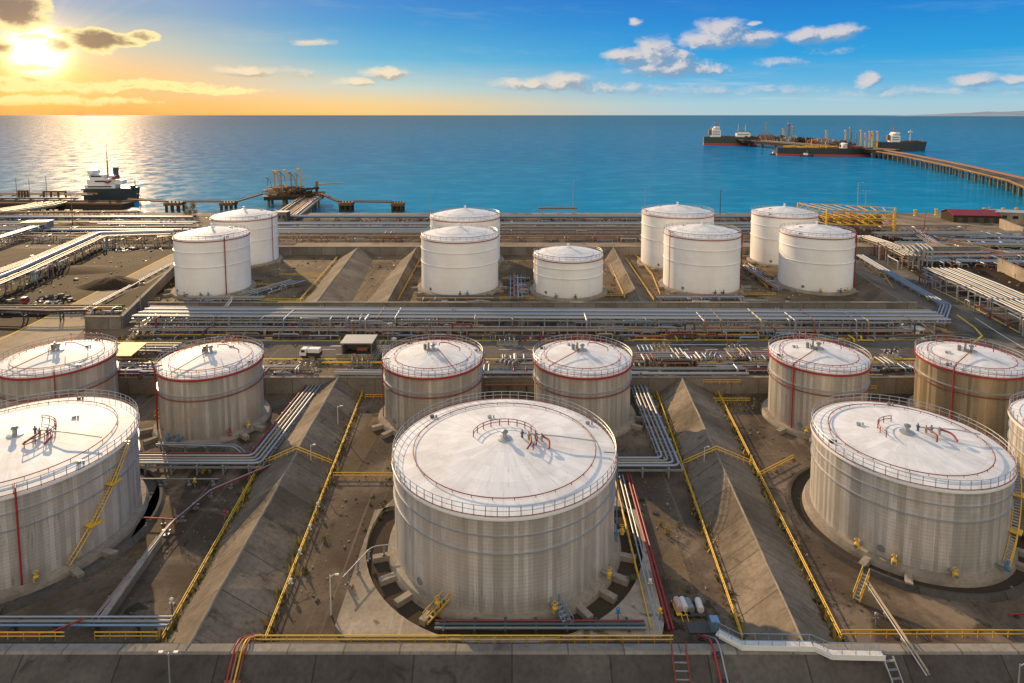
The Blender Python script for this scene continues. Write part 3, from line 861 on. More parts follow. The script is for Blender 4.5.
    for a, mt in valves:
        aa = -PI / 2 + a
        x, y, z = polar(R + 1.0, aa, base + 0.8)
        mb = MB().tube([polar(R - 0.1, aa, base + 0.8), polar(R + 2.0, aa, base + 0.8)], 0.32, 8)
        nz = part(mb, 'nozzle', 'pipe_grey')
        x, y, z = polar(R + 1.5, aa, base + 0.8)
        mb = MB().lathe([(0.42, -0.4), (0.42, 0.4), (0.2, 0.5), (0.1, 0.9), (0.1, 1.1)], c=(x, y, z), seg=10)
        mb.ring((x, y, z + 1.1), 0.36, 0.06, seg=12)
        part(mb, 'valve', mt, nz)
    part(MB().lathe([(0.75, 0), (0.75, 0.18), (0.0, 0.2)], seg=16).build and shift_man(R, -PI / 2 - 0.75, base + 1.4), 'manhole_cover', 'pipe_grey')
    return t
def shift_man(R, a, z):
    mb = MB()
    c = Vector(polar(R, a, z)); n = Vector((math.cos(a), math.sin(a), 0)); tx = Vector((-math.sin(a), math.cos(a), 0))
    pts = [c + n * 0.2 + (tx * math.cos(q) + Vector((0, 0, 1)) * math.sin(q)) * 0.6 for q in [2 * PI * i / 14 for i in range(14)]]
    bpts = [p - n * 0.3 for p in pts]
    mb.add(pts + bpts, [tuple(range(14))] + [(i, (i + 1) % 14, 14 + (i + 1) % 14, 14 + i) for i in range(14)])
    return mb

T1X, T1Y = -90.0, 110.4
BIG = 'large clad tanks in the front row'; MID = 'medium clad tanks in the middle row'; WHT = 'white painted tanks by the shore'
RD = 'red_paint'
tank('big grey clad tank with a yellow spiral stair, cut by the left edge', BIG, T1X, T1Y, 19.0, 16.6, 0, 'clad_big', 'big',
     riser=((0.66, RD, 0.16),), stair=(0.98, 1.62, 'yellow_paint'), arc=(-0.7, 1.5, 0.32), roofpipe='manifold', feet=(0.45, 1.0, 1.25), valves=((0.3, 'yellow_paint'), (0.75, 'yellow_paint')))
tank('largest grey clad tank, in the centre of the front row on a pale pad', BIG, -1.3, 108.4, 19.4, 16.9, 0, 'clad_big', 'big',
     riser=((1.42, 'blue_paint', 0.1),), arc=(-0.55, 2.9, 0.30), roofpipe='manifold', feet=(-1.3, -1.05, -0.8, -0.55, 0.6, 0.85, 1.05, 1.3), valves=((-0.5, 'yellow_paint'), (0.38, 'yellow_paint'), (0.95, 'yellow_paint'), (1.5, 'yellow_paint')))
tank('big grey clad front tank standing just right of the right ridged dike', BIG, 73.4, 113.3, 15.8, 15.8, 0, 'clad_big', 'big',
     stair=(0.55, 1.2, 'yellow_paint'), arc=(1.6, 3.4, 0.30), roofpipe='manifold', feet=(-0.85, -0.5, 0.75, 1.0), valves=((-0.95, 'yellow_paint'), (-0.62, 'yellow_paint'), (-0.12, 'yellow_paint'), (0.45, 'blue_paint')))
tank('clad tank cut to a sliver by the right edge of the photo', BIG, 114.0, 117.0, 14.5, 15.6, 0, 'clad_big', 'big', riser=((-1.0, RD, 0.12),))
tank('medium clad tank at the left edge, just behind the big yellow-stair tank', MID, -112.4, 152.8, 12.1, 16.3, 0, 'clad_mid', 'mid', roofpipe='walk', riser=((0.55, 'dull_red', 0.13),))
tank('medium grey clad tank standing behind the bend of the left silver bundle', MID, -74.7, 153.0, 11.8, 15.7, 0, 'clad_mid', 'mid', roofpipe='walk', riser=((-1.0, RD, 0.2),), feet=(-1.1, -0.7, 0.9, 1.2), valves=((-0.35, 'blue_paint'), (-0.15, 'blue_paint'), (0.7, RD), (1.05, 'yellow_paint')))
tank('medium clad tank behind the left half of the largest tank', MID, -20.0, 156.4, 12.2, 14.9, 0, 'clad_mid', 'mid', roofpipe='walk', feet=(-1.0, -0.7, 1.0, 1.3), riser=((-1.3, 'dull_red', 0.12),))
tank('medium clad tank behind the right half of the largest tank', MID, 17.8, 156.3, 12.1, 14.9, 0, 'clad_mid', 'mid', roofpipe='walk', feet=(-1.0, 1.0, 1.3), riser=((-1.25, 'pipe_cream', 0.12),))
tank('medium clad tank with a red riser, right of the right ridged dike', MID, 76.5, 154.0, 11.2, 16.3, 0, 'clad_mid', 'mid', roofpipe='walk', riser=((-0.92, RD, 0.16),), feet=(-1.0, -0.5, 0.5), valves=((-0.6, 'yellow_paint'), (0.1, RD)))
tank('clad tank with golden light in its colour at the right edge of the middle row', MID, 114.8, 154.2, 11.5, 15.5, 0, 'clad_gold_light', 'mid', roofpipe='walk', riser=((-0.9, RD, 0.16),))
VB = ((-0.3, 'pipe_grey'), (0.12, 'steel_dark'), (0.3, 'blue_paint'))
FW = (-1.35, -0.9, 0.75, 1.1, 1.4)
tank('white tank with a red riser, nearer one of the leftmost white pair', WHT, -122.9, 257.0, 14.2, 23.2, P, 'shell_white', 'white', riser=((0.74, RD, 0.2),), valves=VB, feet=FW)
tank('white tank half hidden behind the leftmost white tank', WHT, -131.2, 308.2, 15.2, 22.7, P, 'shell_white', 'white', riser=((1.3, 'dull_red', 0.15),), feet=(0.9, 1.3))
tank('tall white tank left of the squat white tank, hiding another white tank', WHT, -21.7, 260.6, 15.9, 22.4, P, 'shell_white', 'white', valves=((0.08, 'steel_dark'), (0.25, 'blue_paint')), feet=FW)
tank('white tank whose roof rises behind the tall white tank left of the squat one', WHT, -23.1, 310.2, 17.1, 22.4, P, 'shell_white', 'white', feet=(0.9, 1.3))
tank('squat white tank, the lowest of the white ones, with a grey railing', WHT, 22.9, 254.5, 14.0, 15.5, P, 'shell_white', 'white', riser=((-1.25, 'dull_red', 0.14),), valves=((0.1, 'steel_dark'), (-0.4, 'pipe_grey')))
tank('tallest white tank, partly hidden, right of the narrow dark dike', WHT, 79.5, 302.2, 16.8, 25.4, P, 'shell_white', 'white', feet=(-1.2, -0.8))
tank('white tank partly hiding the tallest white tank, right of the squat one', WHT, 79.2, 261.5, 15.4, 23.2, P, 'shell_white', 'white', riser=((1.15, 'dull_red', 0.2), (-1.2, 'dull_red', 0.15)), valves=((0.05, 'steel_dark'), (0.25, 'steel_dark')), feet=FW)
tank('white tank half hidden by the rightmost white tank, near the yellow gantry', WHT, 133.4, 308.1, 15.1, 24.1, P, 'shell_white', 'white', feet=(-1.2,))
tank('rightmost white tank, with a red riser, beside the diagonal road', WHT, 127.8, 263.1, 14.3, 23.1, P, 'shell_white', 'white', riser=((1.05, RD, 0.22),), valves=((-0.3, 'yellow_paint'), (0.2, 'steel_dark'), (0.4, 'yellow_paint')), feet=FW)

# pad with a round pit under the largest tank, and pit kerbs round the other two
def pad_with_hole(outline, c, r, z0, z1, seg=72):
    mb = MB(); n = len(outline)
    # outer points sampled at the same angles as the hole
    out = []
    for i in range(seg):
        a = 2 * PI * i / seg; dx, dy = math.cos(a), math.sin(a); best = 1e9
        for j in range(n):
            x1, y1 = outline[j][0] - c[0], outline[j][1] - c[1]; x2, y2 = outline[(j + 1) % n][0] - c[0], outline[(j + 1) % n][1] - c[1]
            ex, ey = x2 - x1, y2 - y1; den = dx * ey - dy * ex
            if abs(den) < 1e-9: continue
            t = (x1 * ey - y1 * ex) / den; s = (x1 * dy - y1 * dx) / den
            if t > 0 and -1e-6 <= s <= 1 + 1e-6: best = min(best, t)
        out.append((c[0] + dx * best, c[1] + dy * best))
    inn = [(c[0] + r * math.cos(2 * PI * i / seg), c[1] + r * math.sin(2 * PI * i / seg)) for i in range(seg)]
    for i in range(seg):
        j = (i + 1) % seg
        mb.quad((*inn[i], z1), (*out[i], z1), (*out[j], z1), (*inn[j], z1))
        mb.quad((*inn[j], z1), (*inn[j], z0), (*inn[i], z0), (*inn[i], z1))
        mb.quad((*out[i], z1), (*out[i], z0), (*out[j], z0), (*out[j], z1))
    return mb
po = [G(x, y, 0.9) for x, y in ((331, 637), (376, 506), (636, 506), (668, 637))]
o = struct('pavement', pad_with_hole([(p.x, p.y) for p in po], (-1.3, 108.4), 24.4, 0.0, 0.9), M['pad_mat'])
def pit_kerb(label, c, r, w_, h, mat='found_mat'):
    t = MB().lathe([(r, 0), (r, h), (r + w_, h), (r + w_ + 0.6, 0)], c=(c[0], c[1], 0.02), seg=80, smooth=False).build('pit_kerb', M[mat])
    return tag(t, label, 'concrete kerb', 'round kerbs about the front tanks')
pit_kerb('round concrete kerb about the big tank with the yellow spiral stair', (T1X, T1Y), 22.2, 0.5, 0.7, 'dike_mat')
pit_kerb('round concrete kerb about the front tank right of the right-hand dike', (73.4, 113.3), 19.2, 0.5, 0.7, 'dike_mat')
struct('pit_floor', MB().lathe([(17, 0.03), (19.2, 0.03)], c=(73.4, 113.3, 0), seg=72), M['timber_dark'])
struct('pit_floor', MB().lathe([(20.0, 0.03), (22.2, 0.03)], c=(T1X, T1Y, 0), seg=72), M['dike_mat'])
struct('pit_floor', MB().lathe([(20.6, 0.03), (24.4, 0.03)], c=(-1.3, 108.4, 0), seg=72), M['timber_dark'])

# ------------------------------------------------------------------ dikes and walls
BERM = 'concrete faced dikes between the compartments'
def dike(label, L0, L1, R0, R1, T0, T1, mat='berm_mat', cap=0.3, group=BERM, cat='dike', nseg=16):
    """L, R feet and T ridge, near (0) and far (1)"""
    org = ((L0 + R0) / 2).copy(); org.z = min(L0.z, R0.z)
    t = thing('concrete_dike', label, cat, org, group)
    mb = MB()
    def row(a, b): return [a + (b - a) * (i / nseg) for i in range(nseg + 1)]
    l, r, tp = row(L0, L1), row(R0, R1), row(T0, T1)
    rnd = random.Random(int(abs(org.x * 10)) + 3)
    for i in range(1, nseg):
        for q in (l, r): q[i] = q[i] + Vector((rnd.uniform(-.35, .35), 0, 0))
        tp[i] = tp[i] + Vector((0, 0, rnd.uniform(-.13, .13)))
    for i in range(nseg):
        mb.quad(l[i], l[i + 1], tp[i + 1], tp[i]); mb.quad(tp[i], tp[i + 1], r[i + 1], r[i])
    mb.add([L0, T0, R0], [(0, 1, 2)]); mb.add([L1, T1, R1], [(2, 1, 0)])
    mb.build('slab', M[mat], t)
    mb = MB()
    for i in range(nseg):
        a, b = tp[i], tp[i + 1]
        dl0 = (l[i] - a).normalized() * cap; dr0 = (r[i] - a).normalized() * cap; dl1 = (l[i + 1] - b).normalized() * cap; dr1 = (r[i + 1] - b).normalized() * cap
        u = Vector((0, 0, 0.12))
        mb.quad(a + dl0 + u * .4, b + dl1 + u * .4, b + u, a + u); mb.quad(a + u, b + u, b + dr1 + u * .4, a + dr0 + u * .4)
    mb.build('ridge_cap', M['cap_mat'], t)
    return t
Z = 4.7
LB = (G(166, 643), G(300, 398), G(262, 644), G(361, 394), G(186, 650, Z), G(337, 379, Z))
RB = (G(746, 643), G(661, 399), G(838, 643), G(711, 387), G(807, 650, Z), G(683, 379, Z))
for q in (LB, RB):
    for i in (1, 3, 5): q[i].y = YW
dike('long ridged concrete dike left of the largest tank, its right slope in shade', *LB)
dike('long ridged concrete dike right of the largest tank, left slope sunlit', *RB)
Wz = P + 4.3
def wd(label, a, b, c, d, e, f): 
    q = [G(*a, P), G(*b, P), G(*c, P), G(*d, P), G(*e, Wz), G(*f, Wz)]
    for i in (0, 2, 4): q[i].y = 320.6
    for i in (1, 3, 5): q[i] = q[i - 1] + (q[i] - q[i - 1]) * ((q[i - 1].y - 224.4) / (q[i - 1].y - q[i].y))
    dike(label, *q, 'berm_mat', 0.25)
wd('broad grey dike beside the empty yard right of the leftmost white pair', (340, 257), (302, 303), (374, 257), (352, 303), (357, 248), (318, 300))
bm = [q for q in ()]
wd('sunlit dike with a yellow railing just left of the tall white tank', (404, 257), (366, 303), (421, 257), (397, 303), (416, 248), (388, 300))
wd('narrow dark dike between the squat white tank and the four white tanks', (603, 257), (627, 303), (624, 257), (655, 303), (614, 248), (641, 300))
wd('grey dike at the foot of the rightmost white tank, beside the road', (858, 278), (870, 306), (880, 270), (928, 306), (866, 268), (902, 302))

def wall(label, a, b, z0, z1, th=0.6, mat='wall_mat', coping=True, name='concrete_wall', group='concrete retaining walls'):
    a = Vector((a[0], a[1], z0)); b = Vector((b[0], b[1], z0))
    t = thing(name, label, 'wall', (a + b) / 2, group)
    mb = MB(); mb.bar(a + Vector((0, 0, (z1 - z0) / 2)), b + Vector((0, 0, (z1 - z0) / 2)), th, z1 - z0)
    mb.build('wall_face', M[mat], t)
    if coping:
        mb = MB(); mb.bar(a + Vector((0, 0, z1 - z0 + 0.13)), b + Vector((0, 0, z1 - z0 + 0.13)), th + 0.35, 0.25)
        mb.build('coping', M['cap_mat'], t)
    return t
wall('long concrete retaining wall behind the middle row of tanks', (-300, YW), (300, YW), 0, P, 0.8)
wall('concrete wall behind the compartments of the white tanks, topped by a sandy path', (-160, 321.2), (240, 321.2), P, P + 4.2, 1.0)
a = G(86, 329, P); b = G(122, 329, P)
wall('short grey wall at the corner of the leftmost white tank compartment', (a.x, a.y), (b.x, b.y), P, P + 4.2, 0.8)
c1 = G(122, 312, P + 4.2); c2 = G(178, 262, P + 4.2)
wall('concrete side wall along the sandy road left of the leftmost white tank', (b.x, b.y), (c2.x, c2.y), P, P + 4.2, 0.8)
wall('long concrete wall behind the main pipe rack', (b.x, 223.9), (146, 223.9), P, P + 4.2, 0.8)
wall('pale concrete yard wall at the right edge beyond the long pipe rack', G(998, 270, P).xy, G(1060, 300, P).xy, P, P + 5.5, 0.8, 'pad_mat')
wall('low concrete wall beside the red pipe, right of the big yellow-stair tank', G(100, 632).xy, G(160, 545).xy, 0, 1.5, .7)
wall('low pale block wall by the shore right of the red roofed shed', G(1000, 228, P).xy, G(1024, 238, P).xy, P, P + 6, 1.2, 'pad_mat', False)

# front dike: crest towards the camera
t = thing('concrete_dike', 'long dark concrete dike across the foot of the picture, with a pale crest', 'dike', (0, 80.55, 0), BERM)
mb = MB()
xs = [-160 + 10 * i for i in range(33)]
prof = [(85.6, 0.0), (80.1, 4.6), (78.85, 4.7), (73.6, 0.4), (66.0, -6.5)]
for (y0, z0), (y1, z1) in ((prof[0], prof[1]), (prof[2], prof[3]), (prof[3], prof[4])):
    for x0, x1 in zip(xs[:-1], xs[1:]): mb.quad((x0, y0, z0), (x1, y0, z0), (x1, y1, z1), (x0, y1, z1))
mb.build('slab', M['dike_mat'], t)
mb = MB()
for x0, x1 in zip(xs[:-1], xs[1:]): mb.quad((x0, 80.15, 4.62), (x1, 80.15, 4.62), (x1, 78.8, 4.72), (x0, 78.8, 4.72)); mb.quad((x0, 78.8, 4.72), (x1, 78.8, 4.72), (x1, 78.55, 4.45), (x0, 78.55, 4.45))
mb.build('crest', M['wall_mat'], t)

# ------------------------------------------------------------------ handrails
POSTS = {}
def post_mesh(h, mat, r=0.07):
    k = (round(h, 2), mat)
    if k not in POSTS:
        o = MB().tube([(0, 0, 0), (0, 0, h)], r, 5).build('post', M[mat])
        POSTS[k] = o.data
        bpy.data.objects.remove(o)
    return POSTS[k]
def handrail(label, path, mat='yellow_paint', h=1.2, step=2.2, r=0.1, group='yellow handrails', mid=True):
    path = [Vector(p) for p in path]
    org = path[0].copy()
    t = thing('handrail', label, 'handrail', org, group)
    for k in ((1.0, 0.5) if mid else (1.0,)):
        MB().tube([p + Vector((0, 0, h * k)) for p in path], r, 5).build('rail', M[mat], t)
    me = post_mesh(h, mat)
    pts = walk(path, step)
    if len(pts) > 95:
        pts = walk(path, sum((b - a).length for a, b in zip(path[:-1], path[1:])) / 94)
    for p, hd in pts:
        o = link(bpy.data.objects.new('post', me)); o.parent = t; o.location = p - org
    return t
def lerp(a, b, k): return a + (b - a) * k
z3 = Vector((0, 0, 0.05))
def dikerail(D, k, lab, side):
    i0, i1 = (0, 1) if side == 'L' else (2, 3)
    d = -0.5 if side == 'L' else 0.5
    a = D[i0] + Vector((d, 0, 0)); b = D[i1] + Vector((d, 0, 0))
    return handrail(lab, [a, lerp(a, b, 0.985)])
dikerail(LB, 0, 'yellow handrail at the left foot of the dike left of the largest tank', 'L')
dikerail(LB, 0, 'yellow handrail at the right foot of the dike left of the largest tank', 'R')
dikerail(RB, 0, 'yellow handrail at the left foot of the dike right of the largest tank', 'L')
dikerail(RB, 0, 'yellow handrail at the right foot of the dike right of the largest tank', 'R')
def over(D, k, lab):
    n = Vector((0, 0, 0.1))
    handrail(lab, [lerp(D[0], D[1], k) + n, lerp(D[4], D[5], k) + n * 2, lerp(D[2], D[3], k) + n], step=1.8)
over(LB, 0.56, 'yellow handrail climbing across the middle of the left ridged dike')
over(RB, 0.56, 'yellow handrail climbing across the middle of the right ridged dike')
handrail('yellow handrail along the front dike crest before the largest tank', [(-35.36, 81.42, 3.5), (22.16, 81.42, 3.5)])
handrail('yellow handrail along the front dike crest at the lower right', [(47.62, 85.68, 0.6), (89.58, 85.68, 0.6)])
handrail('low yellow handrail at the lower left corner before the big left tank', [(-81.1, 82.31, 3.2), (-62.24, 82.31, 3.2)])
handrail('short yellow handrail at the bottom left beside the left ridged dike', [(-59.41, 84.28, 1.5), (-50.45, 84.28, 1.5)])
a = G(331, 478); handrail('yellow handrail across the yard from the left ridged dike towards the largest tank', [(a.x + 0.5, a.y, 0), (-20.5, a.y, 0)])
a = G(363, 401); handrail('yellow handrail in front of the retaining wall left of the medium tank', [(a.x + 0.3, 164.7, 0), (-31.59, 164.78, 0)])
handrail('upper yellow handrail on the retaining wall right of the right ridged dike', [(52, YW - 1.5, 3.2), (62.2, YW - 1.5, 3.2)])
handrail('lower yellow handrail before the retaining wall right of the right ridged dike', [(53.28, 162.5, 0), (63.18, 162.5, 0)])
a = G(765, 497); handrail('yellow handrail across the yard before the medium tank with a red riser', [(51.39, 126.99, 0), (62.24, 134.27, 0)])
handrail('yellow handrail between the two leftmost medium tanks', [(-95.24, 165.23, 0), (-85.81, 165.23, 0)])
handrail('yellow handrail between the golden tank and its left neighbour', [(85.81, 166.69, 1.5), (99.02, 166.69, 1.5)])
handrail('yellow handrail along the left foot of the sunlit dike by the tall white tank', [G(421, 259, P), G(398, 302, P)], step=3.5)
handrail('yellow handrail inside the empty yard right of the leftmost white pair', [G(337, 259, P), G(300, 302, P)], step=3.5)
handrail('yellow handrail across the empty yard right of the leftmost white pair', [G(279, 276, P), G(325, 276, P)], step=3.5)
handrail('front yellow handrail of the empty yard right of the leftmost white pair', [G(262, 302, P), G(304, 302, P)], step=3.5)
handrail('yellow handrail right of the narrow dark dike by the squat white tank', [G(625, 259, P), G(654, 302, P)], step=3.5)
handrail('yellow handrail left of the narrow dark dike by the squat white tank', [G(610, 266, P), G(625, 300, P)], step=3.5)
handrail('yellow handrail between the front two of the four right-hand white tanks', [G(744, 266, P), G(768, 290, P)], step=3.0)
handrail('yellow handrail at the foot of the rightmost white tank', [G(856, 284, P), G(878, 300, P)], step=3.0)
handrail('yellow handrail left of the tall white tank behind the sunlit dike', [G(412, 268, P), G(424, 268, P)], step=3.0)
handrail('yellow handrail beside the corner of the leftmost white tank compartment', [G(140, 301, P), G(160, 301, P)], step=3.0)

def yr(lab, *px, step=3.0): handrail(lab, [G(x, y, P) for x, y in px], step=step)
yr('yellow handrail from the tallest white tank down to the white tank before it', (630, 250), (652, 276), (660, 296))
yr('yellow handrail crossing the yard between the front two right-hand white tanks', (742, 258), (772, 258))
yr('yellow handrail right of the squat white tank foot', (604, 262), (622, 262))
yr('front yellow handrail between the squat white tank and the narrow dark dike', (604, 297), (627, 297))
yr('yellow handrail behind the main rack wall below the front two right-hand tanks', (742, 296), (776, 296))
yr('yellow handrail left of the squat white tank', (502, 280), (530, 280))
yr('front yellow handrail between the tall white tank and the squat one', (500, 300), (534, 300))
yr('yellow handrail round the foot of the rightmost white tank, right side', (857, 272), (884, 276), (896, 296))
yr('yellow handrail right of the leftmost white tank foot', (252, 286), (284, 286))
yr('yellow handrail beside the sunlit dike at the back of the tall white tank', (405, 256), (419, 256))
yr('yellow handrail along the kerb below the main rack, left part', (150, 338), (230, 338), step=4)
yr('yellow handrail along the kerb below the main rack, right part', (660, 338), (760, 338), step=4)

# ------------------------------------------------------------------ pipe racks and pipelines
RACKS = 'pipe racks'
SUP = {}
def support_mesh(w_, h, mat, kind):
    k = (round(w_, 1), round(h, 1), mat, kind)
    if k not in SUP:
        mb = MB()
        if kind == 'portal':
            for s in (-1, 1): mb.box((0, s * w_ * 0.46, h / 2), (0.32, 0.32, h))
            mb.box((0, 0, h - 0.2), (0.34, w_ + 0.6, 0.36))
            mb.box((0, 0, h * 0.55), (0.26, w_ * 0.92, 0.26))
            mb.bar((0, -w_ * 0.46, h * 0.06), (0, w_ * 0.46, h * 0.52), 0.14)
        else:
            mb.box((0, 0, h / 2), (0.3, min(0.35, w_), h)); mb.box((0, 0, h - 0.1), (0.34, w_ + 0.3, 0.2)); mb.box((0, 0, 0.12), (0.7, min(0.9, w_), 0.24))
        o = mb.build('support', M[mat]); SUP[k] = o.data; bpy.data.objects.remove(o)
    return SUP[k]
def rack(label, path, h, pipes, width=None, step=8.0, sup='galvanised', kind='portal', beams=True, group=RACKS, name='pipe_rack', cat='pipe rack', bend=1.2, drops=0, dmix=None):
    """path: ground line; pipes: (sideways shift, height above the rack, radius, material)"""
    path = [Vector(p) for p in path]
    width = width or (max(p[0] for p in pipes) - min(p[0] for p in pipes) + 0.8)
    mid = (max(p[0] for p in pipes) + min(p[0] for p in pipes)) / 2
    org = path[0].copy()
    t = thing(name, label, cat, org, group)
    for d, dz, r, mt in pipes:
        q = [p + Vector((0, 0, h + dz + r)) for p in offset(path, d)]
        MB().tube(fillet(q, bend + abs(d) * 0.2), r, 8 if r > 0.25 else 6).build('pipe', M[mt], t)
    c = offset(path, mid)
    if h > 0.3:
        me = support_mesh(width, h, sup, kind)
        pts = walk(c, step, step * 0.3)
        for p, hd in pts[:95]:
            o = link(bpy.data.objects.new('support', me)); o.parent = t; o.location = p - org; o.rotation_euler = (0, 0, hd)
    if beams and h > 2.0:
        for s in (-1, 1):
            q = [p + Vector((0, 0, h - 0.5)) for p in offset(c, s * width * 0.48)]
            mb = MB()
            for a_, b_ in zip(q[:-1], q[1:]): mb.bar(a_, b_, 0.2, 0.4)
            mb.build('beam', M[sup], t)
    if drops:
        rr = random.Random(int(abs(org.x * 7 + org.y * 3)) + drops)
        total = sum((b_ - a_).length for a_, b_ in zip(path[:-1], path[1:]))
        for k in range(drops):
            p, hd = walk(c, total, rr.uniform(0.02, 0.97) * total)[0]
            fw_ = Vector((math.cos(hd), math.sin(hd), 0)); sd = Vector((-fw_.y, fw_.x, 0))
            s0 = rr.uniform(-.5, .5) * width; s1 = -width * .5 - rr.uniform(.4, 2.6) if rr.random() < .7 else s0
            zt = h * rr.uniform(.35, 1.15); r0 = rr.choice((.14, .2, .26, .32))
            kind_ = rr.random()
            if kind_ < .45: q = [p + sd * s0 + Vector((0, 0, h + .4)), p + sd * s1 + Vector((0, 0, h + .4)), p + sd * s1]
            elif kind_ < .75: L_ = rr.uniform(3, 11); q = [p + sd * s1, p + sd * s1 + Vector((0, 0, zt)), p + sd * s1 + fw_ * L_ + Vector((0, 0, zt)), p + sd * s1 + fw_ * L_]
            else: q = [p + sd * s1 + Vector((0, 0, zt * .5)), p + sd * s0 + Vector((0, 0, zt * .5)), p + sd * s0 + fw_ * rr.uniform(2, 8) + Vector((0, 0, zt * .5))]
            MB().tube(fillet(q, .5), r0, 6).build('branch_pipe', M[rr.choice(dmix or ('pipe_silver', 'galvanised', 'pipe_cream', 'pipe_grey', 'pipe_blue', 'steel_dark', 'dull_red', 'pipe_rust'))], t)
    return t
rng = random.Random(21)
def pl(x, y): return Vector((x, y, P))

# main rack that crosses the picture, with its corner at the right
ml = [(-5.2, 0, .32, 'pipe_silver'), (-4.2, 0, .26, 'pipe_blue'), (-3.2, 0, .22, 'pipe_cream'), (-1.6, 0, .35, 'pipe_silver'), (-0.5, 0, .25, 'pipe_grey'), (0.8, 0, .2, 'pipe_blue'),
      (2.0, 0.0, .42, 'pipe_silver'), (3.2, 0, .24, 'pipe_blue'), (4.2, 0, .22, 'pipe_silver'), (5.2, 0, .28, 'pipe_grey')]
rack('long main rack of silver and blue pipes crossing the picture before the white tanks', [pl(-126.36, 211.51), pl(141.45, 207.86), pl(141.45, 207.86) + Vector((2, 0, 0))], 4.6, ml, 11.4, 7.5, drops=95)
# lower level and the service lines in front of it
rack('low line of pale and rusty pipes under the front of the main rack', [pl(-124.48, 202.86), pl(132.02, 201.95)], 1.6,
     [(-1.6, 0, .2, 'pipe_cream'), (-0.6, 0, .26, 'pipe_grey'), (0.5, 0, .2, 'pipe_rust'), (1.5, 0.2, .24, 'pipe_silver')], 3.6, 6.0, drops=90)
rack('thin silver pipe line on tall posts before the main rack, left part', [pl(-126.36, 205.13), pl(-18.86, 204.77)], 3.2, [(-.5, 0, .14, 'pipe_silver'), (.5, 0, .16, 'pipe_cream')], 1.6, 9.0, 'pipe_cream', 'post', False)
rack('thin silver pipe line on tall posts before the main rack, right part', [pl(20.75, 204.77), pl(122.59, 203.86)], 3.2, [(-.5, 0, .16, 'pipe_silver'), (.5, 0, .13, 'pipe_blue')], 1.6, 8.0, 'galvanised', 'post', False)
rack('line of silver pipes beside the diagonal road, climbing from the rack corner', [pl(143.34, 208.78), G(944, 309, P), G(905, 287, P), G(858, 258, P)], 1.4,
     [(-2.0, 0, .3, 'pipe_silver'), (-1.0, 0, .26, 'pipe_blue'), (0, 0, .3, 'pipe_silver'), (1.0, 0, .22, 'pipe_silver')], 3.0, 7.0, beams=False)
# silver lines on the retaining wall
rack('thick silver pipe lying on the retaining wall right of the middle tanks', [pl(35.83, 169.16), pl(65.07, 169.16)], 0.35, [(0, 0, .42, 'pipe_silver')], 1, 6, 'found_mat', 'post', False)
rack('pair of pale pipes behind the retaining wall right of the middle tanks', [pl(28.29, 172.35), pl(66.01, 172.35)], 0.4, [(0, 0, .28, 'pipe_grey'), (1.2, 0, .22, 'pipe_cream')], 1.6, 6, 'found_mat', 'post', False)
rack('pair of thick silver pipes between the two middle tanks', [pl(-7.54, 169.44), pl(7.54, 169.44)], 0.4, [(0, 0, .42, 'pipe_silver'), (1.6, 0, .3, 'pipe_grey')], 2.4, 5, 'found_mat', 'post', False)
rack('silver pipes on the retaining wall behind the bundle at the left ridged dike', [pl(-49.04, 169.98), pl(-30.18, 169.62)], 0.4, [(0, 0, .36, 'pipe_silver'), (1.4, .2, .22, 'pipe_silver'), (-.9, 0, .2, 'pipe_cream')], 3, 5, 'found_mat', 'post', False)
rack('grey and yellow pipes between the golden tank and its left neighbour', [pl(82.98, 170.53), pl(101.84, 170.53)], 0.6, [(0, 0, .35, 'pipe_grey'), (1.4, 0, .3, 'pipe_silver'), (-1.5, -.3, .16, 'yellow_paint')], 3.2, 5, 'found_mat', 'post', False)
rack('stepped pipe bundle of many thin lines south of the road, right part', [pl(35.83, 179.18), pl(79.21, 180.09)], 2.0,
     [(-1.8, 0, .2, 'pipe_silver'), (-1.0, 0, .16, 'pipe_rust'), (-.3, 0, .2, 'pipe_silver'), (.5, 0, .16, 'red_paint'), (1.3, 0, .22, 'pipe_silver')], 3.8, 5.0, drops=75)
rack('yellow gas pipe along the near kerb of the road', [pl(-54.69, 176.9), pl(-24.52, 176.9)], 0.5, [(0, 0, .2, 'yellow_paint'), (.9, 0, .15, 'yellow_paint')], 1.2, 4, 'found_mat', 'post', False)

rack('low pale pipe rows behind the wall left of the left ridged dike', [pl(-141.45, 173.26), pl(-56.58, 173.26)], .7, [(-1.5, 0, .2, 'pipe_cream'), (-.4, 0, .26, 'pipe_grey'), (.8, 0, .2, 'pipe_silver')], 3, 6, 'found_mat', 'post', False, drops=70)
rack('low silver and rusty pipe rows behind the wall between the ridged dikes', [pl(-31.12, 173.72), pl(33.95, 173.72)], .8, [(-1.6, 0, .22, 'pipe_silver'), (-.5, 0, .28, 'pipe_cream'), (.6, 0, .2, 'pipe_rust'), (1.7, 0, .24, 'pipe_grey')], 4, 6, 'found_mat', 'post', False, drops=95)
rack('raised grey pipe rack along the near kerb between the middle tanks', [pl(-3.77, 178), pl(33.95, 178.36)], 2.2, [(-1, 0, .2, 'pipe_grey'), (0, 0, .24, 'pipe_silver'), (1, 0, .18, 'pipe_rust')], 2.6, 5, 'galvanised', drops=80)
rack('low pipe rows behind the wall right of the right ridged dike', [pl(52.81, 175.54), pl(132.02, 175.54)], .8, [(-1.4, 0, .22, 'pipe_silver'), (-.2, 0, .26, 'pipe_cream'), (1.0, 0, .2, 'yellow_paint')], 3.4, 6, 'found_mat', 'post', False, drops=95)
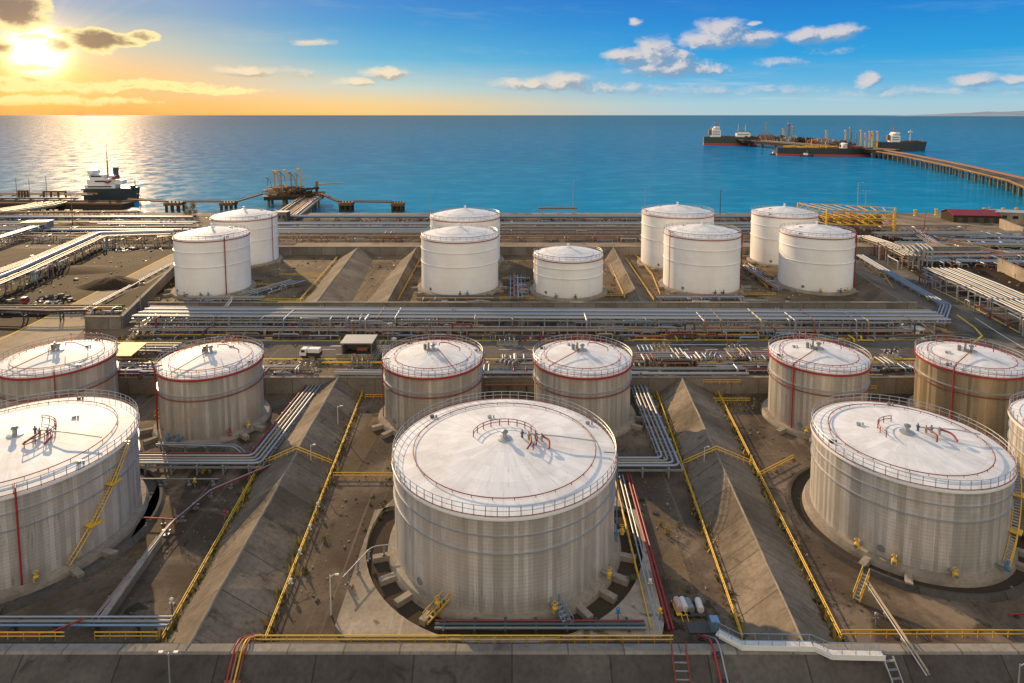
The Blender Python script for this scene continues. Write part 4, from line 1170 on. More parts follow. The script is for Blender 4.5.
rack('dark and rusty pipes on the ground at the far kerb under the main rack', [pl(-120.7, 199.21), pl(130.13, 198.94)], .5, [(-.6, 0, .22, 'steel_dark'), (.5, 0, .18, 'pipe_rust')], 1.6, 9, 'steel_dark', 'post', False, drops=80, dmix=('pipe_silver', 'steel_dark', 'yellow_paint', 'pipe_cream', 'red_paint', 'pipe_grey'))

# bundles inside the sunken compartments
q4 = [(-1.9, 0, .26, 'pipe_silver'), (-.9, 0, .26, 'pipe_silver'), (.1, 0, .24, 'pipe_cream'), (1.1, 0, .26, 'pipe_silver')]
rack('bent bundle of silver pipes with a red one, by the left ridged dike', [G(138, 461, 2), G(268, 461, 2), G(306, 392, 2)][0:3] and [Vector((-84.87, 130.63, 0)), Vector((-55.17, 130.63, 0)), Vector((-54.2, YW - .6, 0))], 2.2, q4 + [(2.1, 0, .22, 'dull_red')], 4.8, 5.5)
rack('bent bundle of silver pipes beside the right ridged dike', [Vector((20.27, 129.72, 0)), Vector((33.48, 129.72, 0)), Vector((34.3, YW - .6, 0))], 2.2, q4, 4.2, 5.5)
rack('thin silver pipes joining the second tank of the middle row to the bundle', [Vector((-80.16, 137.01, 0)), Vector((-62.24, 136.09, 0)), Vector((-58.47, 132.45, 0))], 2.0, [(0, 0, .18, 'pipe_silver'), (.8, 0, .14, 'pipe_blue')], 1.2, 5, 'galvanised', 'post', False)
rack('grey pipe on posts before the bundle at the lower left', [Vector((-82.98, 124.71, 0)), Vector((-60.35, 124.71, 0))], 1.2, [(0, 0, .16, 'pipe_grey')], .5, 5, 'galvanised', 'post', False)
rack('red fire pipes and silver lines right of the largest tank, running to the stair', [Vector((23.76, 126.99, 0)), Vector((22.63, 86.74, 0))], 0.7, [(-1.3, 0, .15, 'galvanised'), (-.6, 0, .15, 'galvanised'), (.4, .05, .2, 'red_paint'), (1.0, .05, .17, 'red_paint')], 2.8, 5, 'steel_dark', 'post', False)
handrail('yellow handrail beside the red fire pipes right of the largest tank', [(21.31, 126.99, 0), (20.37, 86.74, 0)])
rack('red pipe and silver handrail pipe running back from the bottom left corner', [Vector((-62.24, 87.83, 0)), Vector((-62.71, 110.6, 0)), Vector((-60.35, 120.61, 0)), Vector((-51.86, 129.72, 0))], 1.1, [(0, 0, .17, 'red_paint'), (-.5, .6, .1, 'pipe_silver'), (.5, -.3, .12, 'pipe_cream')], 1.2, 4, 'pipe_grey', 'post', False)
rack('red spur pipe at the foot of the big tank with the yellow spiral stair', [Vector((-68.84, 112.42, 0)), Vector((-62.71, 111.96, 0))], 1.0, [(0, 0, .14, 'red_paint')], .4, 3, 'pipe_grey', 'post', False)
rack('grey teal and red pipes along the front dike before the largest tank', [Vector((-11.32, 87.1, 0)), Vector((19.61, 87.1, 0))], 1.5, [(-.6, -.3, .2, 'pipe_grey'), (0.1, -.3, .22, 'pipe_teal'), (.8, -.3, .16, 'dull_red')], 2.2, 4.5, 'steel_dark', 'post', False)
rack('pale blue and grey pipes along the front dike at the lower left', [Vector((-92.41, 86.56, 0)), Vector((-49.98, 86.56, 0))], 2.0, [(-.5, 0, .2, 'pipe_blue'), (.2, 0, .24, 'pipe_grey'), (.9, 0.2, .16, 'pipe_silver')], 2, 6, 'steel_dark', 'post', False)
rack('red pipe on low posts before the big left tank', [Vector((-92.41, 83.56, 2.2)), Vector((-66.01, 83.56, 2.2)), Vector((-62.24, 86.38, 2.2))], 0.6, [(0, 0, .16, 'red_paint')], .4, 5, 'pipe_grey', 'post', False)
rack('red and orange pipes going down the front dike at the left dike foot', [Vector((-36.21, 84.2, 1.8)), Vector((-36.4, 80.2, 4.75)), Vector((-36.4, 78.64, 4.8)), Vector((-36.31, 73.4, 0.55)), Vector((-36.31, 69.78, -2.5))], .45, [(-.5, 0, .12, 'red_paint'), (0, 0, .12, 'pipe_rust'), (.5, 0, .12, 'yellow_paint'), (.9, 0, .1, 'dull_red')], 1.8, 3, 'pipe_rust', 'post', False)
rack('red and pale pipes going down the front dike by the ladder stair', [Vector((26.88, 84.2, 1.8)), Vector((27.25, 80.2, 4.75)), Vector((27.25, 78.64, 4.8)), Vector((27.54, 73.4, 0.55)), Vector((27.91, 69.78, -2.5))], .35, [(-.45, 0, .16, 'red_paint'), (.45, 0, .12, 'pipe_silver')], 1.2, 3, 'steel_dark', 'post', False)
rack('white stand pipe bending down to the pad left of the largest tank', [Vector((-26.88, 94.9, .9)), Vector((-23.86, 102.18, .9)), Vector((-20.75, 102.64, .9))], 1.8, [(0, 0, .1, 'pipe_silver')], .3, 3, 'pipe_silver', 'post', False)
rack('pale double pipe sloping straight from the right-hand front tank over the front dike', [G(867, 586, 1.6), G(906, 645, 4.9), G(928, 679, 3.4)], .4, [(-.2, 0, .1, 'pipe_silver'), (.2, 0, .1, 'pipe_cream'), (0, .6, .06, 'pipe_cream')], .5, 6.5, 'pipe_cream', 'post', False, bend=.2)
rack('red pipe along the ground right of the right-hand front tank', [Vector((75.44, 90.11, 0)), Vector((92.41, 91.02, 0))], .4, [(0, 0, .12, 'red_paint')], .3, 4, 'steel_dark', 'post', False)
rack('silver pipes dropping from the road between the two right-hand middle tanks', [Vector((90, 163, P)), Vector((86.76, 151.53, 0.2)), Vector((88.17, 138.83, 0))], .8, [(-1, 0, .18, 'pipe_silver'), (-.2, 0, .18, 'pipe_silver'), (.6, 0, .16, 'pipe_cream')], 2.2, 5, 'galvanised', 'post', False)

# corridor of pipes along the shore
yv = 352
shore = []
srows = [(236.5, [('pipe_cream', .3), ('pipe_rust', .25), ('pipe_grey', .3)], 'line of brown and cream pipes nearest the white tanks along the shore'),
         (229.5, [('pipe_blue', .75), ('pipe_silver', .4), ('pipe_grey', .5)], 'thick blue grey pipes in the middle of the shore corridor'),
         (223.5, [('pipe_silver', .6), ('pipe_grey', .45), ('pipe_blue', .4)], 'pair of silver grey pipes second from the shore'),
         (217.5, [('pipe_blue', .85), ('steel_dark', .7), ('pipe_cream', .3)], 'thick dark pipes nearest the quay edge of the shore corridor')]
for k, (row, ps, lab) in enumerate(srows):
    for (x0, x1, side) in ((275, 800, 'right'), (-20, 205, 'left')):
        Y = G(512, row, P + 2).y
        u0 = G(x0, row, P).x; u1 = G(x1, row, P).x
        off = rng.uniform(-2, 2)
        pipes = [((i - 1) * 4.2, rng.uniform(0, .6), r * rng.uniform(.9, 1.2), mt) for i, (mt, r) in enumerate(ps)]
        rack(lab + (', left stretch' if side == 'left' else ', right stretch'), [pl(u0, Y + off), pl((u0 + u1) / 2, Y + off), pl(u1, Y + off)], 1.6 if k else 2.6, pipes, 10, 14, 'pipe_rust' if k in (0, 3) else 'galvanised', drops=45)
rack('pipe bridge standing on the quay edge, a grey frame above the shore pipes', [G(538, 219, P), G(577, 219, P)], 7.5, [(-1, 0, .5, 'pipe_grey'), (1, 0, .4, 'pipe_cream')], 3.4, 11, 'pipe_cream')

# left side racks
rack('thick blue silver pipeline on a rack, turning beside the sandy yard at left', [G(-30, 309, P), G(30, 282, P), G(104, 245, P), G(172, 243, P)], 5.0,
     [(3.2, 0, 1.0, 'pipe_silver'), (.8, 0, .4, 'pipe_cream'), (-.8, 0, .35, 'pipe_cream'), (-2.2, 0, .35, 'pipe_silver')][::-1], 7, 9, 'pipe_cream', drops=25)
rack('row of five sunlit cream pipes beyond the thick blue silver pipeline', [G(-30, 290, P), G(40, 264, P), G(98, 238, P)], 3.2, [(i * 1.3 - 2.6, 0, .3, ('pipe_cream', 'pipe_silver')[i % 2]) for i in range(5)], 7, 10, 'pipe_cream')
rack('upper rack of silver pipes at the left edge that ends at a grey cabin', [G(-30, 256, P), G(40, 233, P)], 4.5, [(i * 1.4 - 2.1, 0, .4, ('pipe_silver', 'pipe_cream', 'pipe_blue')[i % 3]) for i in range(4)], 7, 9, 'galvanised')
rack('low pipe bridge over the sandy road at left', [G(-20, 320, P), G(50, 322, P), G(88, 321, P)], 3.6, [(0, 0, .28, 'steel_dark'), (.8, 0, .22, 'pipe_grey')], 2, 13, 'steel_dark')
rack('row of white pipes along the right edge of the sandy road', [G(95, 308, P), G(130, 289, P), G(172, 266, P)], .6, [(0, 0, .3, 'offwhite'), (1.2, 0, .25, 'pipe_silver')], 2, 6, 'found_mat', 'post', False)

# right side racks
p2 = [(i * 1.75 - 7, 0, (.34, .28, .38, .26)[i % 4], ('pipe_silver', 'pipe_silver', 'pipe_cream', 'pipe_blue')[i % 4]) for i in range(9)]
rack('wide rack of nine silver pipes running off the right edge', [G(940, 283, P), G(978, 300, P), G(1070, 345, P)], 6.2, p2, 16, 7.5, drops=25)
p1 = [(i * 1.6 - 3.2, 0, .3, ('pipe_silver', 'pipe_cream')[i % 2]) for i in range(5)]
rack('rack of pale pipes between the yellow gantry and the pipe bends', [G(862, 248, P), G(885, 256, P), G(912, 270, P)], 6.5, p1, 8, 9, 'pipe_cream', drops=12)
def loop(label, base, hd, w_, h, r, mat, n=1, gap=1.2, group='inverted U pipe loops'):
    base = Vector(base); t = thing('pipe_loop', label, 'pipe loop', base, group)
    ux = Vector((math.cos(hd), math.sin(hd), 0)); uy = Vector((-math.sin(hd), math.cos(hd), 0))
    for i in range(n):
        o = base + uy * (i * gap)
        MB().tube(fillet([o, o + Vector((0, 0, h)), o + ux * w_ + Vector((0, 0, h)), o + ux * w_], 1.0, 5), r, 8).build('pipe', M[mat], t)
    return t
for i, (px, py, lab) in enumerate(((908, 268, 'left'), (922, 266, 'right'))):
    loop(('nearer' if i == 0 else 'farther') + ' group of tall silver pipe bends by the diagonal road', G(px, py, P), R_(70), 13, 8.5, .38, 'pipe_silver', 3, -2.0)
for i, (row, cnt, lab) in enumerate(((263, 2, 'blue grey pipes on sleepers just behind the wide rack at right'), (255, 3, 'second row of grey pipes behind the wide rack at right'), (247, 3, 'pipes with a yellow line in the middle of the right yard'), (241, 2, 'blue pipes in the right yard below the red mast'), (236, 3, 'farthest pale pipes in the right yard before the red roofed shed'))):
    pipes = [((j - 1) * 3.2, 0, rng.uniform(.3, .6), ('pipe_blue', 'pipe_silver', 'pipe_grey', 'pipe_cream')[(i + j) % 4]) for j in range(cnt)]
    if i == 2: pipes.append((4.5, .2, .3, 'yellow_paint'))
    rack(lab, [G(896 + i * 1.5 + (22 if i < 2 else 0), row, P), G(1050, row + (2, 0, 2, 4, 5)[i], P)], 1.4, pipes, 8, 12, 'galvanised', drops=30)

# yellow gantry
def gantry():
    t = thing('pipe_gantry', 'yellow steel lattice gantry over the pipes behind the rightmost white tanks', 'gantry', G(860, 238, P))
    x0, x1 = 166.0, 232.0; y0, y1 = 345.0, 400.0
    A = G(826, 234, P); B = G(887, 234, P)
    cs = [Vector((A.x, A.y, P)), Vector((B.x, A.y - 6, P)), Vector((B.x + 9, A.y + 8, P)), Vector((A.x - 4, A.y + 30, P))]
    tops = []
    for c in cs:
        MB().box((c.x, c.y, P + 7.5), (0.8, 0.8, 15)).build('column', M['yellow_paint'], t); tops.append(c + Vector((0, 0, 14.7)))
    for lev in (0, -4.5, -8.5):
        mb = MB()
        for i in range(4):
            a = tops[i] + Vector((0, 0, lev)); b = tops[(i + 1) % 4] + Vector((0, 0, lev)); mb.bar(a, b, .4, .45)
        for k in range(1, 8):
            mb.bar(lerp(tops[0], tops[1], k / 8) + Vector((0, 0, lev)), lerp(tops[3], tops[2], k / 8) + Vector((0, 0, lev)), .3)
        mb.build('beam_level', M['yellow_paint'], t)
    mb = MB()
    for i in range(4):
        for k in range(5):
            a = lerp(tops[i], tops[(i + 1) % 4], k / 5); b = lerp(tops[i], tops[(i + 1) % 4], (k + 1) / 5)
            mb.bar(a + Vector((0, 0, -4.5)), b + Vector((0, 0, 0)), .25); mb.bar(a + Vector((0, 0, -4.5)), b + Vector((0, 0, -8.5)), .2)
    mb.build('bracing', M['yellow_paint'], t)
    mb = MB()
    for i in range(40):
        k, j = rng.random(), rng.random()
        c = lerp(lerp(tops[0], tops[1], k), lerp(tops[3], tops[2], k), j) + Vector((0, 0, rng.uniform(-9, -5)))
        L = rng.uniform(2, 7); dv = Vector((L, 0, 0)) if rng.random() < .5 else Vector((0, L, 0)) if rng.random() < .6 else Vector((0, 0, L * .7))
        mb.tube([c, c + dv], rng.uniform(.15, .35), 6)
    mb.build('pipework', M['pipe_rust'], t)
    mb = MB()
    for i in range(30):
        k, j = rng.random(), rng.random()
        c = lerp(lerp(tops[0], tops[1], k), lerp(tops[3], tops[2], k), j) + Vector((0, 0, rng.uniform(-10, -3)))
        L = rng.uniform(2, 8); dv = Vector((L, 0, 0)) if rng.random() < .4 else Vector((0, L, 0)) if rng.random() < .6 else Vector((0, 0, L * .7))
        mb.tube([c, c + dv], rng.uniform(.12, .3), 6)
    mb.build('pipework', M['yellow_paint'], t)
gantry()

# ------------------------------------------------------------------ clutter of the process strip
VALVES = 'valve groups along the process strip'
def valve_group(label, base, n=3, mat='pipe_silver', vm='pipe_grey', gap=1.5, h=1.6, group=VALVES, wheel=None):
    base = Vector(base); t = thing('valve_group', label, 'valves', base, group)
    for i in range(n):
        o = base + Vector((i * gap, rng.uniform(-.3, .3), 0))
        hh = h * rng.uniform(.8, 1.25)
        p = MB().tube(fillet([o, o + Vector((0, 0, hh)), o + Vector((0, 2.2, hh)), o + Vector((0, 2.2, 0))], .5), .2, 7).build('pipe', M[mat], t)
        c = o + Vector((0, 1.1, hh))
        v = MB().lathe([(.0, -.5), (.42, -.45), (.42, .4), (.16, .5), (.13, 1.0)], c=c, seg=9).build('valve', M[vm], t)
        MB().ring(c + Vector((0, 0, 1.0)), .42, .07, seg=12).build('handwheel', M[wheel or ('red_paint', 'steel_dark', 'blue_paint')[i % 3]], v)
    mb = MB(); mb.box(base + Vector(((n - 1) * gap / 2, 1.1, .1)), (n * gap + .6, 3.4, .2)); mb.build('plinth', M['found_mat'], t)
    return t
vg = [(395, 362, 3, 'silver valve group behind the left of the two tanks back of the largest tank'), (388, 326, 4, 'grey valve group under the main rack left of the tall white tank'),
      (478, 322, 3, 'pale valve group under the main rack below the tall white tank'), (500, 345, 4, 'steel valve group beyond the gap between the two tanks behind the largest'),
      (618, 370, 5, 'cluster of silver valves behind the tank back right of the largest tank'), (352, 366, 4, 'silver valves standing on the wall above the left ridged dike'),
      (300, 372, 3, 'yellowish valves above the head of the left pipe bundle'), (135, 374, 4, 'valves on the beige deck between the two leftmost medium tanks'),
      (150, 322, 5, 'row of valves at the left end of the main rack'), (210, 324, 4, 'valves under the main rack below the leftmost white tank'),
      (640, 330, 3, 'valves by the far kerb below the narrow dark dike'), (690, 328, 4, 'valves under the main rack right of the narrow dark dike'),
      (752, 327, 4, 'valves under the main rack near the rightmost white tank'), (830, 326, 4, 'valves with red wheels at the right part of the main rack'),
      (900, 322, 3, 'valves by the rack corner at the diagonal road'), (888, 358, 3, 'valves beyond the road left of the golden tank'),
      (560, 326, 4, 'valves under the main rack below the squat white tank'), (598, 322, 3, 'valves at the right foot of the squat white tank rack'),
      (655, 352, 4, 'low valves on the near kerb right of the middle tanks'), (730, 352, 3, 'low valves on the near kerb left of the tank with a red riser'),
      (444, 216, 3, 'valve group on the shore pipes behind the rear white tank'), (360, 226, 5, 'pale valve cluster on the shore pipes right of the left pier'),
      (398, 227, 4, 'white valve cluster on the shore pipes before the right dolphins'), (600, 226, 4, 'valve cluster on the shore pipes behind the squat white tank'),
      (160, 226, 4, 'white valve cluster on the shore pipes left of the rear leftmost tank')]
for i, (x, y, n, lab) in enumerate(vg):
    big = 1.0 if y > 250 else 2.0
    valve_group(lab, G(x, y, P), n, ('pipe_silver', 'galvanised', 'pipe_cream', 'pipe_silver')[i % 4], ('pipe_grey', 'steel_dark', 'pipe_cream', 'pipe_rust')[(i * 3) % 4], 1.5 * big, 1.7 * big)
lp = [(262, 326, 3, 'pale pipe loop under the main rack left of the blue pump unit'), (425, 328, 4, 'grey pipe loops left of the tall white tank rack'), (520, 330, 3, 'pipe loops beside the road below the squat white tank'),
      (500, 372, 4, 'tall silver pipe loops between the two tanks behind the largest'), (640, 356, 4, 'bent silver pipes right of the tank with the roof ring, near the kerb'), (675, 362, 3, 'first set of slanting silver pipe bends above the right ridged dike'),
      (705, 363, 3, 'second set of slanting silver pipe bends right of the right ridged dike'), (742, 364, 3, 'third set of silver pipe bends left of the tank with a red riser'), (885, 370, 3, 'silver pipe bends left of the golden tank'),
      (180, 326, 4, 'pipe loops below the leftmost white tank'), (320, 328, 3, 'silver pipe loops near the far kerb left of the kiosk'), (790, 328, 4, 'pipe loops under the main rack at right, among red pipes'), (720, 328, 5, 'pipe loops below the front left one of the four right white tanks'), (862, 330, 3, 'blue pipe loops at the right end of the main rack')]
for i, (x, y, n, lab) in enumerate(lp):
    loop(lab, G(x, y, P), R_(90 if i % 3 else 60), 3.5 + (i % 3), 1.8 + (i % 4) * .5, .2, ('pipe_silver', 'galvanised', 'pipe_cream', 'pipe_silver', 'pipe_blue')[i % 5], n, -1.3)
rp = [(98, 212, 4.6, 'red'), ]
rack('red pipes low under the right half of the main rack', [pl(47.15, 204.22), pl(113.16, 203.68)], 1.0, [(0, 0, .25, 'red_paint'), (.9, 0, .2, 'pipe_rust')], 1.6, 7, 'steel_dark', 'post', False)
rack('orange red pipe frame behind the largest tank', [Vector((3.02, 135.18, 0)), Vector((7.07, 135.18, 0))], 6.2, [(0, 0, .22, 'pipe_rust'), (.8, 0, .22, 'red_paint')], 1.2, 3.9, 'red_paint', 'post', False)
rack('red pipe between the two medium tanks behind the largest tank', [Vector((-7.54, 167.06, 0)), Vector((6.13, 167.06, 0))], 2.6, [(0, 0, .2, 'pipe_rust'), (1, .5, .2, 'pipe_rust')], 1.2, 5, 'steel_dark', 'post', False)

# slanting access ladders / braces crossing the rack
def stair(label, a, b, w_, mat_s, mat_t, rail=True, group='steel stairs', steps=12):
    a, b = Vector(a), Vector(b); t = thing('steel_stair', label, 'stair', a, group)
    d = (b - a); side = Vector((-d.y, d.x, 0)).normalized() * (w_ / 2)
    for s in (-1, 1):
        mb = MB().bar(a + side * s, b + side * s, .1, .28); mb.build('stringer', M[mat_s], t)
        if rail:
            mb = MB().tube([a + side * s + Vector((0, 0, 1.1)), b + side * s + Vector((0, 0, 1.1))], .06, 5)
            for k in range(5): mb.tube([lerp(a, b, k / 4) + side * s, lerp(a, b, k / 4) + side * s + Vector((0, 0, 1.1))], .05, 4)
            mb.build('hand_rail', M[mat_s], t)
    for k in range(steps):
        p = lerp(a, b, (k + .5) / steps)
        mb = MB(); mb.bar(p - side, p + side, .32, .08); mb.build('tread', M[mat_t], t)
stair('ladder stair with red sides going down the front dike', (22.25, 79.01, 4.8), (21.88, 70.08, -2.6), 1.9, 'dull_red', 'galvanised', True, steps=13)
stair('white stair from the main rack up to the leftmost white tank', G(218, 318, P), G(232, 300, P + 6), 1.6, 'white_paint', 'galvanised')
stair('pale slanting stair over the main rack left of the tall white tank', G(312, 326, P), G(322, 308, P + 5), 1.2, 'galvanised', 'galvanised')
stair('pale slanting stair by the kiosk right side', G(368, 368, P), G(384, 345, P + 1), 1.6, 'pipe_cream', 'galvanised')
stair('yellow red stair left of the grey tank with a red riser', Vector((-88.64, 152.24, 1)), Vector((-85.34, 161.28, 5)), 1.4, 'yellow_paint', 'pipe_rust')
stair('red and yellow stair at the right edge behind the sliver of a tank', Vector((91.94, 126, 0.3)), Vector((92.89, 133.22, 8)), 1.4, 'red_paint', 'galvanised')
stair('small yellow stair over the pipes left of the largest tank foot', Vector((-13.01, 88.62, 0.5)), Vector((-8.96, 92.11, 3.0)), 1.2, 'yellow_paint', 'galvanised', steps=8)
stair('yellow stair bridging the pit at the left foot of the right-hand front tank', Vector((53.94, 93.25, 0.2)), Vector((56.58, 95.48, 3.0)), 1.0, 'yellow_paint', 'galvanised', steps=8)
stair('pale blue stair over the pit at the right foot of the largest tank', Vector((8.49, 87.08, 1.2)), Vector((6.6, 90.57, 2.2)), 1.3, 'pipe_blue', 'galvanised', steps=6)
for i, (x, lab) in enumerate(((-25, 'slanting silver steel brace over the main rack below the sunlit dike'), (60, 'slanting silver brace over the main rack below the narrow dark dike'), (92, 'slanting silver brace over the main rack at the four white tanks'))):
    stair(lab, pl(x * .943, 202.4), pl(x * .943 + 4, 212.4) + Vector((0, 0, 6)), 1.0, 'pipe_silver', 'galvanised', False, steps=10)

# white walkway at the lower right, laid over the dike crest
t = thing('walkway', 'white steel walkway stepping along the front dike at the lower right', 'walkway', (43.38, 78.44, 4.9))
wp = [Vector((28.29, 81.6, 5.0)), Vector((30.74, 79.48, 5.1)), Vector((40.36, 79.3, 5.1)), Vector((42.15, 78.25, 4.9)), Vector((49.04, 78.07, 4.9))]
mb = MB()
for a, b in zip(wp[:-1], wp[1:]): mb.bar(a, b, 1.2, .12)
mb.build('deck', M['offwhite'], t)
mb = MB()
for a, b in zip(wp[:-1], wp[1:]):
    o_ = Vector((0, -.61, 0)); mb.bar(a + o_ + Vector((0, 0, .05)), b + o_ + Vector((0, 0, .05)), .06, .75)
mb.build('side_panel', M['white_paint'], t)
for s in (-.56, .56):
    mb = MB().tube([p + Vector((0, s, 1.1)) for p in wp], .05, 5)
    for p, hd in walk(wp, 1.8): mb.tube([p + Vector((0, s, 0)), p + Vector((0, s, 1.1))], .045, 4)
    mb.build('hand_rail', M['pipe_blue'], t)
mb = MB()
for p in wp: mb.box((p.x, p.y, p.z - .4), (.2, .2, .8))
mb.build('leg_frame', M['galvanised'], t)
stair('grey ladder going down the front dike at the end of the white walkway', (49.6, 77.91, 4.8), (50.36, 71.38, -1.6), 1.4, 'galvanised', 'pipe_grey', False, steps=10)

# lamp posts
def lamp(label, base, h, mat='galvanised', group='lamp posts', arms=1):
    base = Vector(base); t = thing('lamp_post', label, 'lamp post', base, group)
    MB().tube([base, base + Vector((0, 0, h))], [h * .012 + .06, h * .006 + .04], 7).build('pole', M[mat], t)
    for k in range(arms):
        s = 1 if k == 0 else -1
        top = base + Vector((0, 0, h)); e = top + Vector((s * h * .12, 0, .15))
        MB().tube([top - Vector((0, 0, .3)), e], .07, 5).build('arm', M[mat], t)
        mb = MB(); mb.box(e + Vector((s * .3, 0, -.05)), (.55, .3, .18)); mb.build('lamp_head', M['offwhite'], t)
for lab, b, h, mt, ar in (('thin lamp post on the slope of the front dike at the lower left', (-43.94, 75.51, 2.0), 5.5, 'galvanised', 2),
    ('lamp post halfway up the left ridged dike, right slope', G(311, 463, 2.0), 4.0, 'offwhite', 1), ('lamp post near the left ridged dike rail by the yard', G(338, 430, 0), 6.0, 'offwhite', 1),
    ('lamp post on the slope of the right ridged dike', G(704, 465, 2.0), 4.0, 'offwhite', 1), ('tall lamp post at the left of the leftmost white tank', G(141, 313, P), 11, 'galvanised', 1),
    ('lamp mast on the quay left of the tall rear white tank', G(645, 215, P), 20, 'galvanised', 1), ('mast on the quay right of the tall rear white tank', G(720, 215, P), 18, 'timber_dark', 1),
    ('tall mast on the quay behind the pipe bridge', G(573, 216, P), 26, 'galvanised', 1), ('mast on the quay behind the yellow gantry', G(857, 216, P), 24, 'galvanised', 1),
    ('second mast on the quay behind the yellow gantry, with a box', G(865, 216, P), 18, 'pipe_cream', 2), ('thin red mast in the right yard', G(924, 236, P), 14, 'red_paint', 1),
    ('dark pole with red top rising from the left shore pipes', G(73, 229, P), 22, 'pipe_rust', 2), ('red trimmed pole on the shore pipes before the left dolphin', G(141, 213, P), 14, 'pipe_rust', 2),
    ('thin pole on the quay left of the paired white tanks', G(430, 214, P), 16, 'galvanised', 1), ('white lamp post beside the yard track left of the pad', G(331, 615, 0), 6.5, 'offwhite', 1),
    ('lamp post beside the front dike at the right foot of the right-hand tank', (64.12, 74.38, 1), 6, 'galvanised', 1), ('lamp post beyond the road near the kiosk', G(388, 345, P), 7, 'galvanised', 1)):
    lamp(lab, b, h, mt, 'lamp posts and masts', ar)

# stand pipes with valves in the yards
HY = 'hydrants in the sunken yards'
def hydrant(label, base, mat='offwhite'):
    base = Vector(base); t = thing('hydrant', label, 'hydrant', base, HY)
    MB().tube([base, base + Vector((0, 0, 1.5))], [.14, .12], 7).build('pipe', M['pipe_grey'], t)
    MB().lathe([(0, 0), (.3, .05), (.3, .45), (.1, .6), (0, .62)], c=base + Vector((0, 0, 1.4)), seg=9).build('head', M[mat], t)
    MB().tube([base + Vector((-.4, 0, 1.1)), base + Vector((.4, 0, 1.1))], .12, 6).build('outlet', M[mat], t)
for lab, x, y, mt in (('white hydrant at the right foot of the left ridged dike, nearest the camera', 291, 590, 'offwhite'), ('white hydrant at the right foot of the left ridged dike, second from the front', 300, 560, 'offwhite'),
    ('white hydrant at the right foot of the left ridged dike, third from the front', 310, 535, 'offwhite'), ('white hydrant at the right foot of the left ridged dike, farthest from the camera', 318, 512, 'offwhite'),
    ('yellow hydrant on the slope side at the right ridged dike foot', 764, 615, 'yellow_paint'), ('blue hydrant on the pale pad right of the largest tank', 618, 620, 'blue_paint'),
    ('yellow hydrant on the pad edge near the red pipes', 660, 620, 'yellow_paint'), ('grey hydrant before the right-hand front tank', 876, 625, 'pipe_grey'), ('white hydrant left of the big tank pipe at the lower left', 172, 610, 'offwhite'),
    ('yellow hydrant below the silver bundle at left', 195, 487, 'yellow_paint'), ('red hydrant below the silver bundle at left', 225, 520, 'red_paint'), ('small white hydrant in the yard right of the red pipes', 650, 590, 'offwhite')):
    hydrant(lab, G(x, y, 0.9 if 'pad' in lab else 0), mt)

# parked pump carts
def cart(label, base, rz, body, load):
    base = Vector(base); t = thing('pump_cart', label, 'cart', base, 'pump carts parked in a row')
    def pt(mb, name, mat, parent=None):
        m_ = Matrix.Translation(base) @ Matrix.Rotation(rz, 4, 'Z'); mb.v = [tuple(m_ @ Vector(v)) for v in mb.v]
        return mb.build(name, M[mat], parent or t)
    mb = MB(); mb.box((0, 0, .55), (1.3, 3.0, .18)); mb.bar((0, -1.5, .55), (0, -2.5, .35), .1); pt(mb, 'chassis', body)
    mb = MB(); mb.lathe([(0, -1.1), (.5, -1.05), (.55, -.9), (.55, .9), (.5, 1.05), (0, 1.1)], seg=12); mb.v = [(x, z, y + 1.15) for x, y, z in mb.v]; pt(mb, 'tank_body', load)
    mb = MB(); mb.box((0, 1.2, 1.0), (1.0, .5, .8)); mb.tube([(0, 1.2, 1.4), (0, 1.2, 1.8)], .12, 6); pt(mb, 'engine', 'steel_dark')
    for sx in (-1, 1):
        for sy in (-.9, .9):
            mb = MB(); mb.lathe([(0, -.1), (.33, -.1), (.36, 0), (.33, .1), (0, .1)], seg=12); mb.v = [(z + sx * .72, y + sy, x + .36) for x, y, z in mb.v]; pt(mb, 'wheel', 'rubber')
cart('pinkish pump cart, leftmost of the parked row', G(678, 611), .05, 'yellow_paint', 'cart_pink')
cart('pale pump cart beside the pinkish one', G(683.5, 611), .05, 'yellow_paint', 'offwhite')
cart('green grey pump cart in the middle of the parked row', G(689, 612), .1, 'steel_dark', 'pipe_grey')
cart('white pump cart, rightmost of the parked row', G(699, 612), -.05, 'steel_dark', 'offwhite')
t = thing('pump_skid', 'blue and yellow pump skid by the front dike right of the ladder stair', 'pump', (27.35, 86.08, 1.6))
mb = MB(); mb.box((27.54, 85.91, 1.9), (4.2, 2.0, .3)); mb.build('base_frame', M['steel_dark'], t)
mb = MB(); mb.box((29.23, 85.69, 2.8), (1.2, 1.3, 1.5)); mb.build('housing', M['pipe_blue'], t)
for k in range(3): MB().tube([(27.4 + k * .9, 73.7, 2.0), (28.0 + k * .9, 75.2, 3.6)], .16, 6).build('pipe', M[('pipe_cream', 'yellow_paint', 'galvanised')[k]], t)

